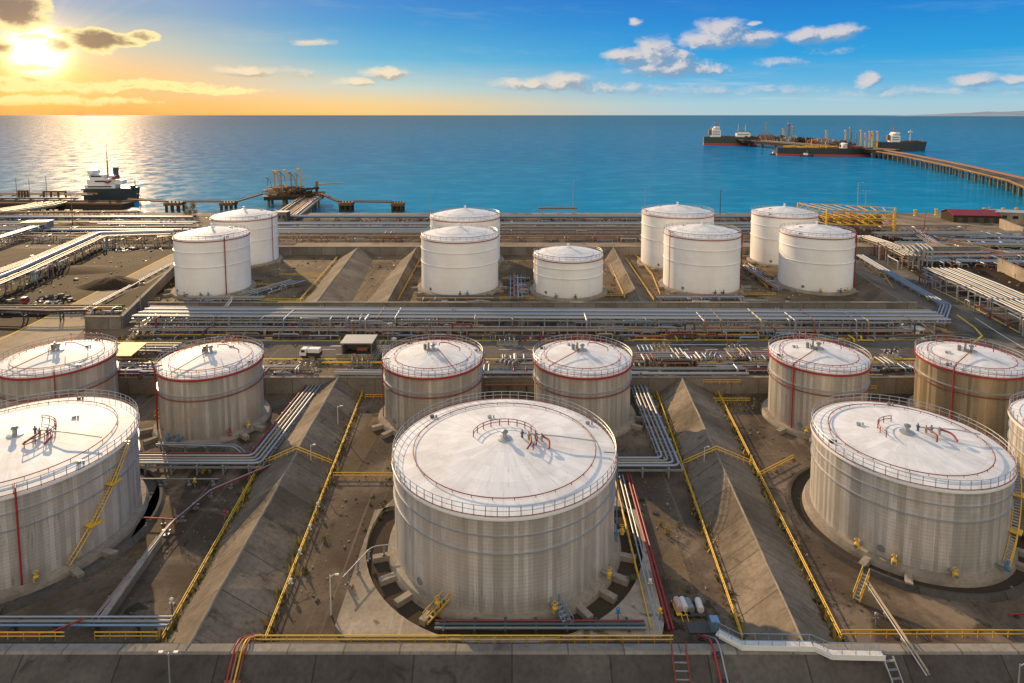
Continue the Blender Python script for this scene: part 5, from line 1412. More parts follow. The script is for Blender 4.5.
# kiosk, truck, tents and small buildings by the road
def kiosk():
    b = G(356, 358, P); t = thing('shelter', 'flat roofed open concrete shelter beside the road', 'shelter', b)
    x, y = b.x, b.y
    mb = MB(); mb.box((x, y + 4.2, P + 4.2), (9.6, 7.4, .3)); mb.build('roof', M['roof_sheet'], t)
    for sx, sy in ((-1, 1), (1, 1), (-1, 7.4), (1, 7.4)): MB().box((x + sx * 4.4, y + sy, P + 2.05), (.35, .35, 4.1)).build('column', M['wall_mat'], t)
    mb = MB(); mb.box((x, y + 7.5, P + 2), (8.6, .25, 3.9)); mb.box((x - 4.5, y + 4.2, P + 1.6), (.25, 6.2, 3.2)); mb.build('wall', M['wall_mat'], t)
    mb = MB(); mb.box((x - .5, y, P + .55), (11, .5, 1.1)); mb.build('plinth', M['found_mat'], t)
    o_ = thing('compressor', 'rusty compressor standing under the concrete shelter roof', 'compressor', (x + 1, y + 3.6, P))
    mb = MB(); mb.lathe([(0, -1.6), (.8, -1.5), (.85, 0), (.8, 1.5), (0, 1.6)], seg=12); mb.v = [(z + x + 1, yy + y + 3.6, xx + P + 1.4) for xx, yy, z in mb.v]; mb.build('vessel', M['pipe_rust'], o_)
    mb = MB(); mb.box((x + 1, y + 3.6, P + .3), (3.4, 1.6, .5)); mb.build('base', M['steel_dark'], o_)
kiosk()
def truck(label, base, rz, cab, bed, name='truck', box=None):
    base = Vector(base); t = thing(name, label, 'truck', base, 'trucks in the yard')
    def pt(mb, nm, mat, parent=None):
        m_ = Matrix.Translation(base) @ Matrix.Rotation(rz, 4, 'Z'); mb.v = [tuple(m_ @ Vector(v)) for v in mb.v]
        return mb.build(nm, M[mat], parent or t)
    mb = MB(); mb.box((0, 0, .85), (6.0, 2.1, .35)); pt(mb, 'chassis', 'steel_dark')
    mb = MB(); mb.add([(1.1, -1.1, .9), (3.1, -1.1, .9), (3.1, -1.1, 1.9), (2.6, -1.05, 2.9), (1.1, -1.05, 2.9), (1.1, 1.1, .9), (3.1, 1.1, .9), (3.1, 1.1, 1.9), (2.6, 1.05, 2.9), (1.1, 1.05, 2.9)],
        [(0, 1, 2, 3, 4), (9, 8, 7, 6, 5), (0, 5, 6, 1), (1, 6, 7, 2), (2, 7, 8, 3), (3, 8, 9, 4), (4, 9, 5, 0)]); c_ = pt(mb, 'cab', cab)
    mb = MB(); mb.quad((3.08, -.95, 1.98), (3.08, .95, 1.98), (2.66, .9, 2.82), (2.66, -.9, 2.82)); mb.v = [(a_ + .04, b_, z_ + .02) for a_, b_, z_ in mb.v]; pt(mb, 'windscreen', 'window_glass', c_)
    for s in (-1, 1):
        mb = MB(); mb.box((2.0, s * 1.1, 2.25), (1.1, .06, .7)); pt(mb, 'side_window', 'window_glass', c_)
    mb = MB(); mb.box((-1.1, 0, 1.15), (3.9, 2.2, .2))
    for s in (-1, 1): mb.box((-1.1, s * 1.08, 1.5), (3.9, .08, .6))
    mb.box((-3.02, 0, 1.5), (.08, 2.2, .6)); pt(mb, 'bed', bed)
    if box:
        mb = MB(); mb.box((-1.1, 0, 2.1), (3.4, 1.9, 1.7)); pt(mb, 'cargo_box', box)
    for sx in (-2.0, 2.0):
        for s in (-1, 1):
            mb = MB(); mb.lathe([(0, -.16), (.4, -.16), (.48, -.1), (.48, .1), (.4, .16), (0, .16)], seg=14); mb.v = [(x + sx, z + s * .95, y + .48) for x, y, z in mb.v]; pt(mb, 'wheel', 'rubber')
truck('white truck with a boxy body parked on the near side of the road', G(311, 357.5, P), R_(175), 'white_paint', 'timber_dark', 'truck', 'white_paint')
truck('blue truck with red front parked under the main rack at the far kerb', G(300, 331, P), R_(180), 'red_paint', 'blue_paint', 'truck', 'blue_paint')
truck('dark truck beside the far kerb under the right half of the main rack', G(672, 333, P), R_(2), 'steel_dark', 'dull_red')
truck('red and black truck among the parts in the left yard', G(19, 305, P), R_(15), 'red_paint', 'steel_dark')
def tent(label, base, w_, d_, h, mat):
    base = Vector(base); t = thing('canopy', label, 'canopy', base)
    mb = MB(); z = h
    mb.add([base + Vector((-w_ / 2, -d_ / 2, z)), base + Vector((w_ / 2, -d_ / 2, z)), base + Vector((w_ / 2, d_ / 2, z + .9)), base + Vector((-w_ / 2, d_ / 2, z + .9))] + [base + Vector((-w_ / 2, -d_ / 2, z - .2)), base + Vector((w_ / 2, -d_ / 2, z - .2)), base + Vector((w_ / 2, d_ / 2, z + .7)), base + Vector((-w_ / 2, d_ / 2, z + .7))],
        [(0, 1, 2, 3), (7, 6, 5, 4), (0, 4, 5, 1), (1, 5, 6, 2), (2, 6, 7, 3), (3, 7, 4, 0)]); mb.build('roof', M[mat], t)
    for sx in (-1, 1):
        for sy in (-1, 1): MB().tube([base + Vector((sx * w_ * .46, sy * d_ * .46, 0)), base + Vector((sx * w_ * .46, sy * d_ * .46, z + (.7 if sy > 0 else -.1)))], .12, 6).build('post', M['red_paint'], t)
tent('orange roofed canopy on red posts left of the grey tank with a red riser', G(127, 364, P), 7.5, 8, 4.0, 'roof_orange')
def cabin(label, base, sx, sy, h, mat, roof, rz=0.0, group=None, wins=3, name='cabin'):
    base = Vector(base); t = thing(name, label, 'building', base, group)
    def pt(mb, nm, mt, parent=None):
        m_ = Matrix.Translation(base) @ Matrix.Rotation(rz, 4, 'Z'); mb.v = [tuple(m_ @ Vector(v)) for v in mb.v]
        return mb.build(nm, M[mt], parent or t)
    mb = MB(); mb.box((0, 0, h / 2), (sx, sy, h)); wl = pt(mb, 'wall', mat)
    mb = MB(); mb.box((0, 0, h + .15), (sx + .7, sy + .7, .3)); pt(mb, 'roof', roof)
    for i in range(wins):
        mb = MB(); mb.box((-sx / 2 + sx * (i + .7) / (wins + .6), -sy / 2 - .02, h * .58), (sx / (wins + 1) * .55, .1, h * .3)); pt(mb, 'window', 'window_glass')
    mb = MB(); mb.box((sx * .38, -sy / 2 - .02, h * .34), (min(1.2, sx * .2), .12, h * .66)); pt(mb, 'door', 'steel_dark')
cabin('grey metal cabin at the end of the upper left pipe rack', G(38, 232, P), 14, 8, 6.5, 'galvanised', 'roof_sheet', R_(10))
cabin('low white hut by the right end of the main rack', G(912, 333, P), 6, 2.5, 1.6, 'white_paint', 'white_paint', R_(3), wins=1)
cabin('grey block house at the head of the left pier', G(282, 222, P), 9, 7, 7, 'wall_mat', 'roof_sheet')
cabin('small pale block right of the red roofed shed', G(1012, 222, P), 22, 14, 7, 'pad_mat', 'roof_sheet', R_(-20))
t = thing('shed', 'long shed with a red pitched roof near the quay at right', 'shed', G(968, 222, P))
c = G(970, 221, P); rz = R_(-8); m_ = Matrix.Translation(c) @ Matrix.Rotation(rz, 4, 'Z') @ Matrix.Scale(0.8, 4)
def sh(mb, nm, mt): mb.v = [tuple(m_ @ Vector(v)) for v in mb.v]; return mb.build(nm, M[mt], t)
mb = MB(); mb.box((0, 0, 3.2), (36, 20, 6.4)); mb.add([(-18, -10, 6.4), (-18, 10, 6.4), (-18, 0, 9.6), (18, -10, 6.4), (18, 10, 6.4), (18, 0, 9.6)], [(0, 2, 1), (3, 4, 5)]); sh(mb, 'wall', 'timber_dark')
mb = MB()
for s in (-1, 1):
    a, b_, c_, d_ = Vector((-19, s * 11, 6.1)), Vector((19, s * 11, 6.1)), Vector((19, 0, 9.75)), Vector((-19, 0, 9.75)); u = Vector((0, 0, .3))
    mb.add([a, b_, c_, d_, a + u, b_ + u, c_ + u, d_ + u], [(0, 1, 2, 3), (7, 6, 5, 4), (0, 4, 5, 1), (1, 5, 6, 2), (2, 6, 7, 3), (3, 7, 4, 0)])
sh(mb, 'roof', 'roof_red')
for k in range(4): mb = MB(); mb.box((-13 + k * 8, -10.05, 2.2), (4.2, .15, 4.4)); sh(mb, 'door', 'steel_dark')
for i, (x, y, lab) in enumerate(((936, 215, 'yellow bollard on the quay left of the red roofed shed'), (915, 216, 'yellow bollard on the quay right of the gantry'), (984, 214, 'yellow bollard on the quay behind the red roofed shed'), (990, 213, 'tall pale post on the quay behind the red roofed shed'), (1003, 214, 'yellow bollard on the quay right of the red roofed shed'), (1016, 214, 'last yellow bollard on the quay at the right edge'))):
    b = G(x, y, P); t = thing('bollard', lab, 'bollard', b, 'bollards along the quay')
    MB().lathe([(1.3, 0), (1.1, .4), (.8, .6), (.75, 3.4), (1.2, 3.8), (1.2, 4.4), (0, 4.7)], c=b, seg=12).build('body', M['yellow_paint' if i != 3 else 'pipe_cream'], t)

# pile of pale scrap in the sandy yard, low heaps
def heap(label, base, r, h, mat, n=60, kind='scrap_heap', seed=1):
    rr = random.Random(seed); mb = MB(); base = Vector(base)
    for i in range(n):
        a = rr.uniform(0, 2 * PI); q = math.sqrt(rr.random()); s = rr.uniform(.35, 1.1) * h * .4
        c = base + Vector((r[0] * q * math.cos(a), r[1] * q * math.sin(a), h * (1 - q) * rr.random() + s * .3))
        mb.box(c, (s * rr.uniform(.6, 2), s * rr.uniform(.6, 2), s * rr.uniform(.5, 1.2)), rr.uniform(0, 3), rr.uniform(-.5, .5))
    o_ = mb.build(kind, M[mat], None, base); return tag(o_, label, 'scrap', 'heaps of scrap in the left yards')
heap('scattered pale scrap at the far side of the left sandy yard', G(125, 250, P), (22, 5), 1.8, 'offwhite', 45, seed=2)
heap('dark scrap heap by the low pipe bridge in the left yard', G(58, 300, P), (8, 4), 2.5, 'steel_dark', 50, seed=3)
heap('pale scrap left of the low pipe bridge in the left yard', G(45, 304, P), (6, 3), 1.5, 'offwhite', 30, seed=4)
heap('dark scrap at the left end of the yard beside the red truck', G(8, 302, P), (6, 3), 2.0, 'steel_dark', 30, seed=5)
def mound(label, base, r, h, mat='soil', seed=0):
    rr = random.Random(seed); base = Vector(base); mb = MB(); n = 24; rings_ = []
    for k, q in enumerate((1, .75, .5, .25)):
        rings_.append([base + Vector((r[0] * q * math.cos(2 * PI * i / n) * rr.uniform(.9, 1.1), r[1] * q * math.sin(2 * PI * i / n) * rr.uniform(.9, 1.1), h * (1 - q ** 1.5) * rr.uniform(.85, 1.1) - (.1 if k == 0 else 0))) for i in range(n)])
    vs = [v for r_ in rings_ for v in r_] + [base + Vector((0, 0, h))]
    fs = [(k * n + i, k * n + (i + 1) % n, (k + 1) * n + (i + 1) % n, (k + 1) * n + i) for k in range(3) for i in range(n)] + [(3 * n + i, 3 * n + (i + 1) % n, 4 * n) for i in range(n)]
    mb.add(vs, fs, True); return tag(mb.build('earth_mound', M[mat], None, base), label, 'earth mound', 'earth mounds in the left yards')
mound('broad earth mound beside the thick blue silver pipeline', G(75, 229, P), (30, 16), 4.5, seed=1)
mound('pointed earth mound by the sandy road left of the white tanks', G(112, 285, P), (14, 9), 3.5, seed=2)
mound('low earth mound in the middle of the left yard', G(70, 270, P), (26, 10), 1.6, seed=3)

# shrubs
def shrub(label, base, w_, h, mat, seed, n=420, group='shrubs in the yards', trunk=True):
    rr = random.Random(seed); base = Vector(base); t = thing('shrub', label, 'shrub', base, group)
    mb = MB(); cl = [(rr.gauss(0, .33) * w_, rr.gauss(0, .33) * w_, h * rr.uniform(.25, .95)) for _ in range(9)]
    for i in range(n):
        c = cl[rr.randrange(9)]; s = w_ * .085
        p = base + Vector((c[0] + rr.gauss(0, .13) * w_, c[1] + rr.gauss(0, .13) * w_, max(.05, c[2] + rr.gauss(0, .12) * h)))
        u = Vector((rr.gauss(0, 1), rr.gauss(0, 1), rr.gauss(0, 1))).normalized(); v_ = u.orthogonal().normalized()
        mb.add([p - u * s, p + v_ * s * .6, p + u * s, p - v_ * s * .6], [(0, 1, 2, 3)])
    mb.build('foliage', M[mat], t)
    mb = MB()
    for c in cl[:6]: mb.tube([base, base + Vector((c[0] * .4, c[1] * .4, c[2] * .5)), base + Vector(c)], [.09, .06, .03], 5)
    mb.build('stem', M['bark'], t)
shrub('yellow green shrub in the yard right of the red pipes, tallest of three', G(666, 535), 1.0, 1.7, 'leaf_yellow', 1)
shrub('small yellow green shrub left of the tallest one in the same yard', G(660, 526), .7, 1.2, 'leaf_yellow', 2)
shrub('green shrub right of the tallest yellow one in the same yard', G(679, 528), .8, 1.1, 'leaf_green', 3)
shrub('low dark shrub in the yard before the parked pump carts', G(687, 592), .7, .6, 'leaf_green', 4)
shrub('yellow tree like shrub by the quay before the left dolphins', G(191, 217, P), 5.5, 9, 'leaf_yellow', 5, 600)
shrub('dark weed clump on the yard track left of the pale pad', G(325, 540), 0.80, .8, 'leaf_green', 6)
shrub('weed clump beside the left ridged dike rail', G(306, 575), 0.90, .6, 'leaf_green', 7)
shrub('weed on the left edge of the pale pad', G(352, 590, .9), 0.60, .8, 'leaf_yellow', 8)
shrub('dark brown weed on the pad right of the largest tank', G(633, 580, .9), 1.10, .8, 'leaf_green', 9)
shrub('yellow weeds at the foot of the silver bundle at left', G(205, 475), 1.30, 1.5, 'leaf_yellow', 10)
shrub('green weed at the foot of the left ridged dike near the bottom', G(232, 585), 0.75, .8, 'leaf_yellow', 11)

# ------------------------------------------------------------------ piers, dolphins, ships
SEA = -1.6
def pier(label, path, w_, ztop, th, deck, edge, pilestep, group=None, pr=.6, name='pier', pipes=()):
    path = [Vector((p[0], p[1], ztop)) for p in path]; org = path[0].copy(); org.z = SEA
    t = thing(name, label, 'pier', org, group)
    l, r = offset(path, w_ / 2), offset(path, -w_ / 2)
    mb = MB()
    for i in range(len(path) - 1):
        d_ = Vector((0, 0, -th))
        mb.add([l[i], r[i], r[i + 1], l[i + 1], l[i] + d_, r[i] + d_, r[i + 1] + d_, l[i + 1] + d_], [(0, 1, 2, 3), (7, 6, 5, 4), (0, 4, 5, 1), (2, 6, 7, 3), (0, 3, 7, 4), (1, 5, 6, 2)])
    mb.build('deck', M[deck], t)
    for s in (l, r):
        mb = MB()
        for a, b in zip(s[:-1], s[1:]): mb.bar(a + Vector((0, 0, .2)), b + Vector((0, 0, .2)), .5, 1.3)
        mb.build('edge_beam', M[edge], t)
    q = MB().tube([(0, 0, SEA - 1 - ztop), (0, 0, -th + .1)], pr, 8).build('pile', M['pile_mat']); me = q.data; bpy.data.objects.remove(q)
    qq = MB(); qq.box((0, 0, -th - .5), (1.6, w_ * .9, 1.2)); q = qq.build('pile_cap', M['pile_mat']); mc = q.data; bpy.data.objects.remove(q)
    for p, hd in walk(path, pilestep, pilestep * .3)[:45]:
        o_ = link(bpy.data.objects.new('pile_cap', mc)); o_.parent = t; o_.location = p - org; o_.rotation_euler = (0, 0, hd)
        for s in (-1, 1):
            o_ = link(bpy.data.objects.new('pile', me)); o_.parent = t; o_.location = p - org + Vector((-math.sin(hd), math.cos(hd), 0)) * s * w_ * .38
    for dd, r_, mt in pipes:
        MB().tube([p + Vector((0, 0, r_ + .5)) for p in offset(path, dd)], r_, 7).build('pipe', M[mt], t)
    return t
jp = [G(1075, 203, 8), G(1024, 183, 8), G(960, 167.5, 8), G(905, 156, 8), G(884, 152.5, 8), G(868, 150, 8)]
pier('long jetty on piles curving out to the tankers at right', [p.xy for p in jp], 26, 10, 1.8, 'road_mat', 'jetty_edge', 24, None, 1.5, 'jetty',
     [(-7, .7, 'pipe_rust'), (-9.5, .8, 'deck_brown'), (-11.5, .6, 'dull_red'), (-4, .35, 'pipe_grey')])
pf = [G(890, 152.5, 8), G(800, 146, 8), G(722, 139.5, 8)]
pier('long berth platform between the tankers at the end of the jetty', [p.xy for p in pf], 46, 11, 5, 'timber_dark', 'steel_dark', 60, None, 2.5, 'berth', [(-20, 1.2, 'steel_dark'), (-12, 1.0, 'pipe_rust'), (14, 1.0, 'steel_dark'), (24, 1.2, 'steel_dark')])
# loading arms on the far berth
def arm(label, base, h, mat, group, r=.5):
    base = Vector(base); t = thing('loading_arm', label, 'loading arm', base, group)
    MB().tube([base, base + Vector((0, 0, h))], [r, r * .8], 7).build('riser', M[mat], t)
    a = base + Vector((0, 0, h)); MB().tube([a + Vector((0, 0, -h * .05)), a + Vector((h * .1, h * .12, -h * .2)), a + Vector((h * .16, h * .2, -h * .62))], r * .6, 6).build('boom', M[mat], t)
    MB().box(a + Vector((-h * .05, -h * .05, .2)), (h * .1, h * .08, h * .08)).build('counterweight', M[mat], t)
fa = [(845, 34, 'first yellow loading arm from the left on the far berth'), (850, 40, 'tallest grey loading arm on the far berth'), (856, 26, 'short grey loading arm on the far berth'), (860.5, 34, 'yellow loading arm beside the short grey one'), (865, 28, 'stout yellow loading arm in the middle of the far berth'), (869, 32, 'yellow loading arm right of the stout one'), (872, 32, 'second yellow loading arm from the right on the far berth'), (877, 32, 'rightmost yellow loading arm on the far berth')]
for i, (x, h, lab) in enumerate(fa): arm(lab, Vector((*(G(x, 148.2, 8).xy), 10)), h, 'pipe_grey' if i in (1, 2) else 'yellow_paint', 'loading arms on the far berth', 1.5)
for x, y, h, lab in ((766, 136, 40, 'pale tower at the left end of the far berth'), (783, 141, 30, 'yellow tower near the left end of the far berth'), (788.5, 141, 44, 'tall dark tower near the left end of the far berth'), (792.5, 141.5, 36, 'thin pale tower near the left end of the far berth'), (826, 145, 30, 'yellow framed tower in the middle of the far berth')):
    b = G(x, y, 8); b.z = 10
    t = thing('berth_tower', lab, 'tower', b, 'towers on the far berth')
    mb = MB(); w_ = 2.2
    for sx in (-1, 1):
        for sy in (-1, 1): mb.bar(b + Vector((sx * w_, sy * w_, 0)), b + Vector((sx * w_ * .6, sy * w_ * .6, h)), .8)
    for k in range(5):
        z = h * k / 5; mb.bar(b + Vector((-w_, -w_, z)), b + Vector((w_ * .8, -w_ * .8, z + h / 5)), .5); mb.bar(b + Vector((-w_, w_, z)), b + Vector((-w_, -w_, z + h / 5)), .5)
    mb.build('lattice', M['pipe_rust' if 'dark' in lab else 'yellow_paint' if 'yellow' in lab else 'pipe_cream'], t)
    MB().box(b + Vector((0, 0, h)), (4.5, 4.5, 2.5)).build('cabin', M['pipe_cream'], t)
rg2 = random.Random(5)
for i, x in enumerate((766, 778, 792, 804, 816, 828, 842)):
    b = G(x, 141 + (x - 770) * .105, 8); b.z = 10.5
    t = thing('deck_equipment', ('rusty', 'black', 'grey', 'brown', 'red', 'pale grey', 'dark')[i] + ' pipework block standing on the far berth', 'equipment', b, 'pipework blocks on the far berth')
    mb = MB()
    for k in range(60): mb.box(b + Vector((rg2.uniform(-20, 20), rg2.uniform(-30, 22), rg2.uniform(1, 12))), (rg2.uniform(1, 9), rg2.uniform(1, 4), rg2.uniform(1, 7)))
    mb.build('pipework', M[('pipe_rust', 'steel_dark', 'pipe_grey', 'timber_dark', 'dull_red', 'pipe_grey', 'steel_dark')[i]], t)
    mb = MB()
    for k in range(14): q_ = b + Vector((rg2.uniform(-20, 20), rg2.uniform(-28, 20), 0)); mb.tube([q_, q_ + Vector((0, 0, rg2.uniform(5, 20)))], rg2.uniform(.25, .6), 5)
    mb.build('standpipes', M[('deck_brown', 'pipe_rust', 'yellow_paint', 'steel_dark', 'pipe_cream', 'pipe_rust', 'deck_brown')[i]], t)

# left piers
lp_ = [G(285, 217, 6), G(302, 204, 6), G(311, 197.5, 6)]
pier('pipe pier running out from the shore to the left loading platform', [p.xy for p in lp_], 18, 6, 1.4, 'jetty_deck', 'pipe_cream', 14, None, .7, 'pier', [(-7, .6, 'pipe_silver'), (-5, .5, 'pipe_cream'), (-3, .5, 'pipe_rust'), (5, .5, 'pipe_cream'), (7, .6, 'dull_red')])
pp = [G(266, 196.5, 6), G(324, 195, 6)]
pier('dark loading platform on piles at the end of the left pipe pier', [p.xy for p in pp], 24, 7, 3.0, 'timber_dark', 'deck_brown', 12, None, 1.2, 'platform')
for i, (x, h, mt, lab) in enumerate(((267, 15, 'pipe_grey', 'framed grey arm at the left end of the left loading platform'), (274, 20, 'pipe_cream', 'first pale loading arm on the left loading platform'), (276.5, 20, 'yellow_paint', 'yellow loading arm next to the first pale one'), (280.5, 20, 'pipe_grey', 'grey loading arm, third tall one on the left platform'), (285.5, 21, 'yellow_paint', 'yellow loading arm in the middle of the left platform'), (290.5, 19, 'pipe_rust', 'rusty loading arm right of the middle of the left platform'), (296, 19, 'pipe_cream', 'pale loading arm second from the right on the left platform'), (299.5, 22, 'yellow_paint', 'tallest yellow loading arm at the right of the left platform'))):
    b = G(x + 1, 194.5, 7); b.z = 6.9; arm(lab, b, h, mt, 'loading arms on the left platform', .55)
b = G(317, 194.5, 7); b.z = 6.9
t = thing('berth_tower', 'small dark gangway tower at the right end of the left loading platform', 'tower', b)
MB().box(b + Vector((0, 0, 6)), (2, 2, 12)).build('mast', M['pipe_rust'], t); MB().bar(b + Vector((0, 0, 9)), b + Vector((0, 0, 9)) + Vector((22, 6, .6)), .9, 1.2).build('boom', M['pipe_cream'], t)
for i in range(5):
    b = G(272 + i * 9, 196 - (i % 2), 7); b.z = 7
    t = thing('deck_equipment', ('pale', 'rusty', 'brown', 'black', 'dark brown')[i] + ' pipework block on the left loading platform', 'equipment', b, 'pipework blocks on the left platform')
    mb = MB()
    for k in range(40): mb.box(b + Vector((rg2.uniform(-5, 5), rg2.uniform(-9, 9), rg2.uniform(.5, 7))), (rg2.uniform(.5, 5), rg2.uniform(.5, 2), rg2.uniform(.5, 2)))
    mb.build('pipework', M[('pipe_cream', 'pipe_rust', 'deck_brown', 'steel_dark', 'timber_dark')[i]], t)
DOL = 'mooring dolphins off the shore'
def dolphin(label, x0, x1, y):
    a = G(x0, y, 5); b_ = G(x1, y, 5); c = (a + b_) / 2; c.z = SEA; w_ = (b_ - a).length
    t = thing('mooring_dolphin', label, 'dolphin', c, DOL)
    MB().box(c + Vector((0, 0, 6.2)), (w_, 11, 2.2)).build('cap', M['deck_brown'], t)
    for i in range(3):
        for s in (-1, 1): MB().tube([c + Vector((-w_ * .38 + w_ * .38 * i, s * 4, -1)), c + Vector((-w_ * .38 + w_ * .38 * i, s * 4, 5.2))], 1.1, 8).build('pile', M['timber_dark'], t)
    for i in range(4): MB().lathe([(.7, 0), (.5, .3), (.5, 1.1), (.9, 1.4), (0, 1.6)], c=c + Vector((-w_ * .35 + w_ * .23 * i, -2, 7.3)), seg=9).build('bollard', M['steel_dark'], t)
    return c
D1 = dolphin('left dolphin of the left pair, below the docked ship', 167, 183, 203)
D2 = dolphin('right dolphin of the left pair, beside the left loading platform', 222, 235, 203)
D3 = dolphin('left dolphin of the right pair, just right of the left loading platform', 340, 353, 203)
D4 = dolphin('right dolphin of the right pair, nearest the paired white tanks', 392, 404, 203.5)
def gangway(label, a, b):
    a, b = Vector(a), Vector(b); t = thing('gangway', label, 'gangway', a, 'gangways between the dolphins')
    MB().bar(a, b, 2.6, 1.0).build('deck', M['deck_brown'], t)
    for s in (-1, 1):
        d_ = Vector((0, s * .85, 1.2)); mb = MB().tube([a + d_, b + d_], .12, 5)
        for k in range(13): p = lerp(a, b, k / 12) + Vector((0, s * .85, 0)); mb.tube([p, p + Vector((0, 0, 1.2))], .08, 4)
        mb.build('hand_rail', M['deck_brown'], t)
u = Vector((0, 0, 7.7))
gangway('gangway from the docked ship to the left dolphin', G(128, 199.5, 6), D1 + u + Vector((-7, 0, 0)))
gangway('gangway between the dolphins of the left pair', D1 + u + Vector((7, 0, 0)), D2 + u + Vector((-6, 0, 0)))
gangway('slanting gangway from the left pair of dolphins to the loading platform', D2 + u + Vector((6, 0, 0)), G(262, 194, 7.5))
gangway('gangway from the loading platform to the right pair of dolphins', G(321, 194, 7.5), D3 + u + Vector((-6, 0, 0)))
gangway('gangway between the dolphins of the right pair', D3 + u + Vector((6, 0, 0)), D4 + u + Vector((-5, 0, 0)))
lq = [G(-40, 203, 5), G(40, 203, 5), G(128, 203.5, 5)]
pier('dark quay wall at the left where the ship is docked', [p.xy for p in lq], 16, 5.5, 4.5, 'timber_dark', 'deck_brown', 20, None, 1.2, 'berth')
lr_ = [G(-40, 219, 5), G(40, 207, 5), G(52, 204, 5)]
pier('left access pier with rows of pipes and lit yellow rails', [p.xy for p in lr_], 22, 6, 1.2, 'jetty_deck', 'pipe_cream', 14, None, .8, 'pier', [(i * 2.4 - 8, .4, ('pipe_cream', 'pipe_grey', 'pipe_rust')[i % 3]) for i in range(7)])
for i, (x, h, lab) in enumerate(((17, 19, 'dark mast at the left end of the left quay'), (30, 18, 'thin mast second from the left on the left quay'), (47, 20, 'mast with a square head on the left quay'))):
    b = G(x, 199, 6); b.z = 5; lamp(lab, b, h, 'pipe_rust', 'masts on the left quay', 1)
for i, (x0, x1, h, lab) in enumerate(((19, 28, 6, 'low brown frame on the left quay between the first masts'), (44, 66, 5.5, 'long low brown frame on the left quay right of the masts'))):
    a = G(x0, 198, 6); b = G(x1, 198, 6); t = thing('pipe_trestle', lab, 'steel frame', a, 'steel frames on the left quay')
    MB().bar(a + Vector((0, 0, h)), b + Vector((0, 0, h)), 2, 1.4).build('beam', M['deck_brown'], t)
    for k in (0, .33, .66, 1): p = lerp(a, b, k); MB().box(p + Vector((0, 0, h / 2)), (.9, 1.6, h)).build('post', M['deck_brown'], t)
rack('row of lit yellow and brown pipes along the left quay', [G(-30, 196, 6), G(95, 196, 6)], 1.0, [(-3, 0, .6, 'pipe_cream'), (0, .5, .7, 'pipe_rust'), (3, 0, .6, 'yellow_paint')], 8, 12, 'deck_brown')
rack('low pipes along the near edge of the left quay', [G(-30, 200, 6), G(80, 200, 6)], 1.0, [(-2, 0, .5, 'steel_dark'), (1, 0, .5, 'pipe_cream')], 5, 12, 'deck_brown')

def hull_mesh(L, B, D, sheer=1.4, flare=.25):
    """bow at +x, waterline z=0 (keel below), deck at D; three bands of rows"""
    n = 28; rows = []
    zs = (-2.0, D * .24, D * .245, D * .7, D)
    for z in zs:
        row = []
        for s in (-1, 1):
            pts = []
            for i in range(n + 1):
                u_ = i / n; x = (u_ - .5) * L
                wq = min(1, ((1 - u_) / .22)) ** .62 if u_ > .78 else (min(1, .72 + u_ / .12 * .28))
                zz = max(0, z) / D
                k = wq * (1 - flare * (1 - zz) * max(0, (u_ - .6) / .4))
                xx = x + (zz * L * .035 if u_ > .86 else 0) * ((u_ - .86) / .14 if u_ > .86 else 0)
                dz = sheer * max(0, (u_ - .72) / .28) ** 1.6 * zz
                pts.append((xx, s * B / 2 * k, z + dz))
            row.append(pts)
        rows.append(row[0] + row[1][::-1])
    return zs, rows
def ship(label, loc, heading, L, B, D, hull, boot, parts_, group=None, deck='deck_brown', z=SEA, name='cargo_ship', cat='ship'):
    loc = Vector((loc[0], loc[1], z)); t = thing(name, label, cat, loc, group)
    m_ = Matrix.Translation(loc) @ Matrix.Rotation(heading, 4, 'Z')
    def pt(mb, nm, mt, parent=None):
        mb.v = [tuple(m_ @ Vector(v)) for v in mb.v]; return mb.build(nm, M[mt], parent or t)
    zs, rows = hull_mesh(L, B, D)
    def band(i, j):
        mb = MB(); a, b = rows[i], rows[j]; n = len(a)
        for k in range(n): mb.quad(a[k], a[(k + 1) % n], b[(k + 1) % n], b[k], False)
        return mb
    pt(band(0, 1), 'boot_topping', boot)
    mb = band(2, 3); m2 = band(3, 4); mb.add(m2.v, m2.f); h_ = pt(mb, 'hull', hull)
    top = rows[4]; n = len(top); half = n // 2; mb = MB()
    for i in range(half - 1):
        a, b, c, d_ = top[i], top[i + 1], top[n - 2 - i], top[n - 1 - i]
        q = lambda p: (p[0], p[1] * .985, p[2] - .5)
        mb.quad(q(a), q(b), q(c), q(d_))
    pt(mb, 'deck', deck, h_)
    for nm, mt, shapes in parts_:
        mb = MB()
        for sh_ in shapes:
            k = sh_[0]
            if k == 'b': mb.box(sh_[1], sh_[2])
            elif k == 't': mb.tube(sh_[1], sh_[2], 7)
            elif k == 'l': mb.lathe(sh_[2], c=sh_[1], seg=12)
        pt(mb, nm, mt)
    return t
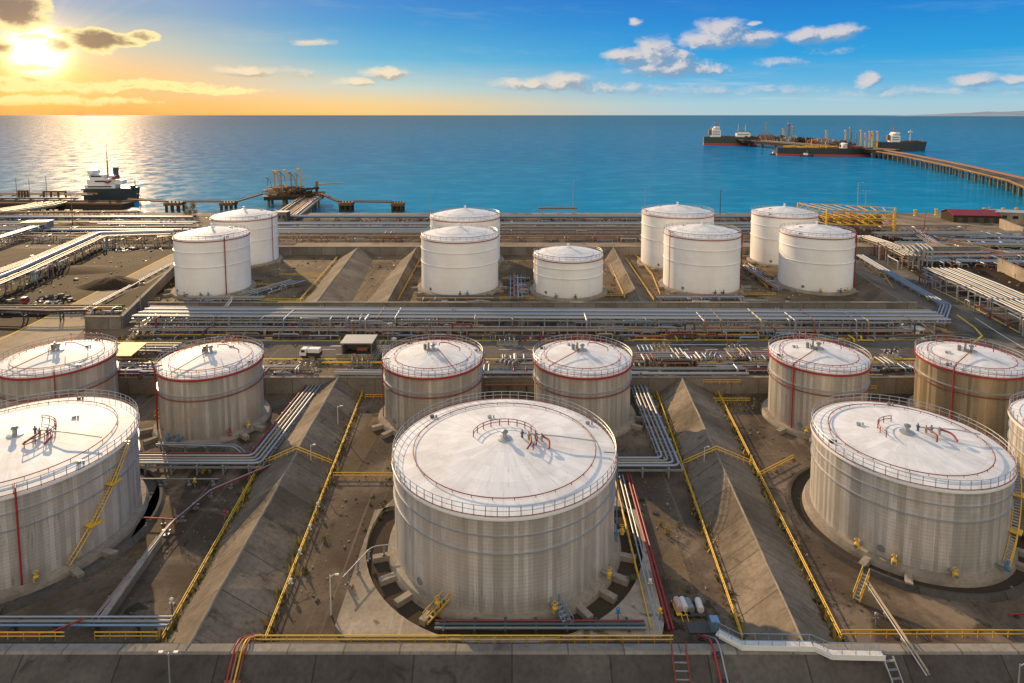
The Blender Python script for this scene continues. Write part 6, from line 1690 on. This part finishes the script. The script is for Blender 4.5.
# small cargo ship docked at left
sp = []
L, D = 50, 11.5
sp += [('superstructure', 'white_paint', [('b', (-8, 0, D + 1.2), (26, 9.5, 3.2)), ('b', (-9, 0, D + 4.2), (20, 9, 3.2)), ('b', (-11, 0, D + 7), (12, 8, 2.6)), ('b', (-15, 0, D + 9.6), (4.5, 11, 2.2))]),
       ('bridge', 'white_paint', [('b', (2.5, 0, D + 6.8), (5, 8, 2.4)), ('b', (8, 0, D + 4), (6, 8, 2.4))]),
       ('window_band', 'window_glass', [('b', (5.1, 0, D + 7.1), (.25, 7.4, .9)), ('b', (-5, -4.55, D + 4.6), (14, .2, .8)), ('b', (-11, -4.05, D + 7.4), (9, .2, .8)), ('b', (-8, -4.8, D + 1.6), (20, .2, .7))]),
       ('funnel', 'steel_dark', [('b', (4, 0, D + 10), (3.4, 3, 4.5))]), ('mast', 'pipe_grey', [('t', [(-3, 0, D + 6), (-3, 0, D + 21)], [.9, .35]), ('b', (-3, 0, D + 16), (2.5, 4, .6)), ('t', [(-3, 0, D + 20), (-3, 0, D + 26)], .2)]),
       ('lifeboat', 'hull_red', [('l', (-1, -5.6, D + 4.2), [(0, -1.2), (1.6, -.7), (2.4, 0), (1.6, .7), (0, 1.2)])]), ('lifeboat', 'red_paint', [('b', (6, -4.4, D + 6.4), (6, 1.6, 1.2))]),
       ('deck_gear', 'hull_green', [('b', (-2, 0, D + .2), (44, 9.8, .9)), ('b', (18, 0, D + 1), (3, 4, 2)), ('t', [(20, 0, D), (20, 0, D + 5)], .3)])]
KZ = 1.6
def up_(p): return (p[0], p[1], D + (p[2] - D) * KZ)
sp = [(n_, m_2, [(q[0], up_(q[1]), (q[2][0], q[2][1], q[2][2] * KZ)) if q[0] == 'b' else (q[0], [up_(p) for p in q[1]], q[2]) if q[0] == 't' else (q[0], up_(q[1]), q[2]) for q in sh__]) for n_, m_2, sh__ in sp]
a = G(81, 203, SEA); b = G(132, 203, SEA)
ship('docked dark hulled ship with white decks and red lifeboats at left', ((a.x + b.x) / 2, (a.y + b.y) / 2 + 9), R_(4), (b - a).length, 11.5, D, 'hull_dark', 'hull_dark', sp, None, 'hull_green')
# tanker with bridge at left
def tank_parts(L, D, B, aft, house='white_paint', clutter=30, seed=1, mx='deck_brown', big=1.0):
    r_ = random.Random(seed); k = big
    pr = [('superstructure', house, [('b', (aft, 0, D + 5 * k), (13 * k, B * .8, 10 * k)), ('b', (aft, 0, D + 11.5 * k), (10 * k, B * .7, 4 * k)), ('b', (aft + 2, 0, D + 14.5 * k), (7 * k, B * 1.02, 2.6 * k))]),
          ('window_band', 'window_glass', [('b', (aft + 6.6 * k, 0, D + 9.4 * k), (.4, B * .6, .9 * k)), ('b', (aft + 5.7 * k, 0, D + 14.6 * k), (.4, B * .9, 1.0 * k)), ('b', (aft, -B * .405, D + 7.6 * k), (10 * k, .4, .9 * k)), ('b', (aft, -B * .405, D + 4.2 * k), (10 * k, .4, .9 * k))]),
          ('funnel', 'pipe_rust', [('b', (aft - 8.5 * k, 0, D + 7 * k), (4 * k, 4 * k, 9 * k))]), ('rigging', 'pipe_grey', [('t', [(aft, 0, D + 25 * k), (L * .46, 0, D + 3)], .25), ('t', [(aft, 0, D + 25 * k), (-L * .48, 0, D + 2)], .25)]), ('mast', 'pipe_rust', [('t', [(aft, 0, D + 14 * k), (aft, 0, D + 27 * k)], [.9 * k, .4 * k]), ('b', (aft, 0, D + 22 * k), (1.5, 5 * k, .8 * k))])]
    sh_ = []
    for i in range(clutter): sh_.append(('b', (r_.uniform(aft + 10 * k, L * .42), r_.uniform(-B * .35, B * .35), D + r_.uniform(.5, 2.5)), (r_.uniform(2, 9), r_.uniform(1, 4), r_.uniform(1, 3))))
    for y in (-B * .2, 0, B * .2): sh_.append(('t', [(aft + 8 * k, y, D + 1.5), (L * .42, y, D + 1.5)], .8))
    pr.append(('deck_pipes', mx, sh_)); return pr
L1 = (G(758, 148, SEA) - G(700, 141, SEA)).length
def shipline(x0, y0, x1, y1):
    a, b = G(x0, y0, SEA), G(x1, y1, SEA); d_ = b - a
    return (a + b) / 2, math.atan2(d_.y, d_.x), d_.length
c, hd, L = shipline(709, 142.2, 756, 147.0)
L *= .62; B = 30
a0 = G(732, 144.5, SEA)
# ships lie almost across the view here: give them their true length along that line
def across(label, xl, xr, yw, B, D, hull, boot, build, group, head=0.0, turn=0):
    a, b = G(xl, yw, SEA), G(xr, yw, SEA); L = (b - a).length / max(.5, math.cos(head)); c = (a + b) / 2
    return ship(label, (c.x, c.y + B / 2), head + (PI if turn else 0), L, B, D, hull, boot, build(L, D, B), group, 'deck_brown')
TK = 'tankers at the far berth'
def b1(L, D, B):
    p = tank_parts(L, D, B, -L * .27, 'white_paint', 18, 1, 'deck_brown', 1.7)
    x = L * .27
    p += [('forward_house', 'white_paint', [('b', (x - 4, 0, D + 5), (34, B * .75, 10)), ('b', (x - 2, 0, D + 11.5), (24, B * .6, 4))]), ('house_roof', 'dull_red', [('b', (x - 2, 0, D + 14), (32, B * .62, 1.4))]),
          ('mast', 'offwhite', [('t', [(x - 16, 0, D + 10), (x - 16, 0, D + 32)], [1.0, .5]), ('t', [(x + 2, 0, D + 12), (x + 2, 0, D + 32)], [1.2, .6])]), ('window_band', 'window_glass', [('b', (x - 4, -B * .38, D + 7), (28, .4, 1.2))])]
    return p
across('green hulled tanker with two white deckhouses, leftmost at the berth', 706, 757, 145.2, 26, 21, 'hull_green', 'hull_red', b1, TK, R_(-9))
def b2(L, D, B):
    p = tank_parts(L, D, B, L * .22, 'white_paint', 60, 2, 'deck_brown', .62)
    p += [('deck_pipes', 'yellow_paint', [('b', (random.Random(i).uniform(-L * .45, L * .15), random.Random(i + 50).uniform(-B * .4, B * .4), D + 2.2), (random.Random(i + 9).uniform(3, 12), 2.5, 3.5)) for i in range(22)]),
          ('deck_pipes', 'hull_red', [('b', (L * .36, 0, D + 2.5), (16, B * .4, 4)), ('b', (L * .1, -B * .2, D + 1.5), (20, 3, 2))]), ('crane', 'yellow_paint', [('t', [(-L * .12, 0, D), (-L * .12, 0, D + 14)], 1.0), ('t', [(-L * .12, 0, D + 14), (-L * .05, 0, D + 17)], .8)])]
    return p
across('long dark tanker with a red waterline lying along the near side of the berth', 784, 868, 156.2, 30, 15, 'hull_dark', 'hull_red', b2, TK, R_(-14))
def b3(L, D, B):
    p = tank_parts(L, D, B, -L * .12, 'white_paint', 20, 3, 'deck_brown', 1.35)
    p += [('foremast', 'offwhite', [('t', [(L * .2, 0, D), (L * .2, 0, D + 27)], [1.2, .6]), ('b', (L * .2, 0, D + 22), (7, 7, 2))]), ('foremast', 'pipe_cream', [('t', [(L * .44, 0, D), (L * .44, 0, D + 9)], .7)])]
    return p
across('dark tanker with a white bridge and foremast behind the jetty bend at right', 880, 926, 151.0, 26, 19, 'hull_dark', 'hull_dark', b3, TK, R_(-10))
def small_boat(label, px, py, L, hull):
    a = G(px, py, SEA)
    ship(label, (a.x, a.y), R_(10), L, L * .28, L * .1, hull, hull, [('cabin', 'white_paint', [('b', (-L * .12, 0, L * .17), (L * .26, L * .18, L * .15))]), ('mast', 'pipe_rust', [('t', [(0, 0, L * .1), (0, 0, L * .45)], L * .02)])], 'small harbour boats', 'deck_brown', name='boat', cat='boat')
small_boat('small dark boat alone on the water before the far tankers', 775, 154.5, 22, 'steel_dark')
small_boat('small boat moored against the side of the long dark tanker', 807, 156.5, 26, 'hull_dark')

# ------------------------------------------------------------------ uncountable litter
def scatter(name, mat, spots, seed, smin, smax, flat=False):
    rr = random.Random(seed); mb = MB()
    for (x0, y0, x1, y1, z, n) in spots:
        for _ in range(n):
            x, y = rr.uniform(x0, x1), rr.uniform(y0, y1); q = rr.uniform(smin, smax) * (1 if rr.random() < .85 else 2.2)
            if flat:
                for k in range(5):
                    a = rr.uniform(0, 6.28); c = Vector((x + rr.gauss(0, .3) * q, y + rr.gauss(0, .3) * q, z))
                    e = Vector((math.cos(a) * q * .5, math.sin(a) * q * .5, q * rr.uniform(.5, 1.1))); d_ = Vector((-math.sin(a), math.cos(a), 0)) * q * .22
                    mb.add([c - d_, c + d_, c + e], [(0, 1, 2)])
            else: mb.box((x, y, z + q * .2), (q * rr.uniform(.5, 1.6), q * rr.uniform(.5, 1.3), q * .6), rr.uniform(0, 3), rr.uniform(-.4, .4))
    o_ = mb.build(name, M[mat]); o_['kind'] = 'stuff'; return o_
yards = [(-62.24, 86.92, -51.86, 127.9, 0, 90), (-33.95, 86.92, -25.46, 164.32, 0, 160), (22.63, 86.92, 32.06, 126.08, 0, 130), (52.81, 118.79, 62.24, 164.32, 0, 110), (79.21, 86.01, 99.02, 96.94, 0, 60), (47.15, 87.83, 53.75, 109.69, 0, 60), (-99.02, 130.63, -58.47, 141.56, 0, 90)]
decks = [(-141.45, 169.62, -51.86, 181.46, P, 260), (-47.15, 170.53, 141.45, 181.46, P, 420), (-126.36, 196.94, 141.45, 216.97, P, 520), (-245.18, 222.43, -179.17, 318.05, P, 160), (-141.45, 232.45, 169.74, 318.05, P, 480), (-282.9, 331.71, 150.88, 441.89, P, 700), (179.17, 222.43, 282.9, 409.11, P, 420)]
scatter('rubble', 'found_mat', [(*q[:5], q[5]) for q in yards], 11, .05, .16)
scatter('rubble', 'found_mat', decks, 11, .15, .42)
scatter('debris', 'steel_dark', [(*q[:5], q[5] // 3) for q in yards], 16, .1, .3)
scatter('debris', 'steel_dark', decks, 12, .2, .6)
scatter('debris', 'offwhite', [(a, b, c, d_, z, n // 3) for a, b, c, d_, z, n in yards[:0] + decks], 13, .2, .6)
foot = []
for q0, q1 in ((LB[0], LB[1]), (LB[2], LB[3]), (RB[0], RB[1]), (RB[2], RB[3])):
    for k in range(20):
        p = lerp(q0, q1, (k + .5) / 20); foot.append((p.x - .9, p.y - 3, p.x + .9, p.y + 3, 0, 9))
scatter('weeds', 'leaf_yellow', foot + [(-56.58, 175.99, 132.02, 177.81, P, 220), (-126.36, 197.85, 141.45, 199.67, P, 260), (-150.88, 199.67, -132.02, 290.73, P, 60), (52.81, 157.04, 66.01, 164.32, 0, 40)], 14, .35, .9, True)
scatter('weeds', 'leaf_green', foot[::2] + [(-28.29, 100.58, -24.52, 155.22, 0, 40), (-126.36, 217.88, 141.45, 222.43, P, 160), (-113.16, 290.73, 169.74, 319.87, P, 160)], 15, .3, .8, True)

CL = 'short pipe trestles in the yards'
def trestle(label, px, py, n, hd, L_, h, mats, sup='galvanised'):
    b = G(px, py, P); u_ = Vector((math.cos(hd), math.sin(hd), 0)) * L_ / 2
    rack(label, [b - u_, b + u_], h, [((i - (n - 1) / 2) * 1.5, 0, .22 + .1 * (i % 3), mats[i % len(mats)]) for i in range(n)], None, 7, sup, group=CL, drops=26)
C1 = ('pipe_silver', 'pipe_grey', 'pipe_cream'); C2 = ('pipe_rust', 'pipe_cream', 'steel_dark'); C3 = ('pipe_blue', 'pipe_silver', 'pipe_rust')
trestle('crossing pipe trestle in the right yard under the thin red mast', 925, 243, 4, R_(70), 60, 3.5, C3)
trestle('low rusty pipe trestle in the right yard beyond the wide rack', 968, 250, 4, R_(100), 50, 2.5, C2)
trestle('long pale pipe trestle in the right yard below the red roofed shed', 975, 238, 5, R_(2), 120, 3.0, C1)
trestle('pipe trestle beside the pale yard wall at the right edge', 975, 262, 3, R_(4), 50, 2.8, C3)
trestle('dark pipe trestle on the quay side between the gantry and the red roofed shed', 915, 230, 4, R_(0), 70, 2.2, C2)
trestle('rusty pipe trestle near the left shore pipes above the sandy yard', 120, 232, 4, R_(2), 150, 3.0, C2, 'pipe_rust')
trestle('brown pipe trestle at the far left behind the grey cabin', 30, 217, 4, R_(2), 150, 3.5, C2, 'pipe_rust')
trestle('low dark pipe trestle in the left yard under the low pipe bridge', 40, 312, 3, R_(0), 60, 1.5, C2, 'steel_dark')
trestle('pale pipe trestle in the shore corridor behind the tall white tank', 340, 236, 4, R_(0), 170, 2.5, C1)
trestle('second pale pipe trestle in the shore corridor behind the squat white tank', 570, 234, 4, R_(0), 150, 2.5, C2)
trestle('short bent trestle at the left kerb of the road beside the orange canopy', 140, 352, 3, R_(0), 24, 1.6, C1)
trestle('short silver trestle behind the wall between the two leftmost tanks', 136, 372, 4, R_(0), 14, 1.6, C1)
trestle('small pipe trestle between the leftmost white pair and the empty yard', 268, 292, 3, R_(60), 26, 1.4, C1)
trestle('small pipe trestle between the tall white tank and the squat one', 516, 290, 4, R_(90), 34, 1.4, C3)
trestle('small pipe trestle between the front two right-hand white tanks', 760, 280, 3, R_(90), 40, 1.4, C3)
trestle('small pipe trestle before the leftmost white tank', 225, 302, 3, R_(0), 30, 1.2, C1)
trestle('small pipe trestle at the foot of the tall white tank', 455, 301, 3, R_(0), 30, 1.0, C2)
trestle('small pipe trestle at the foot of the front left of the four right-hand tanks', 700, 300, 3, R_(0), 34, 1.0, C3)
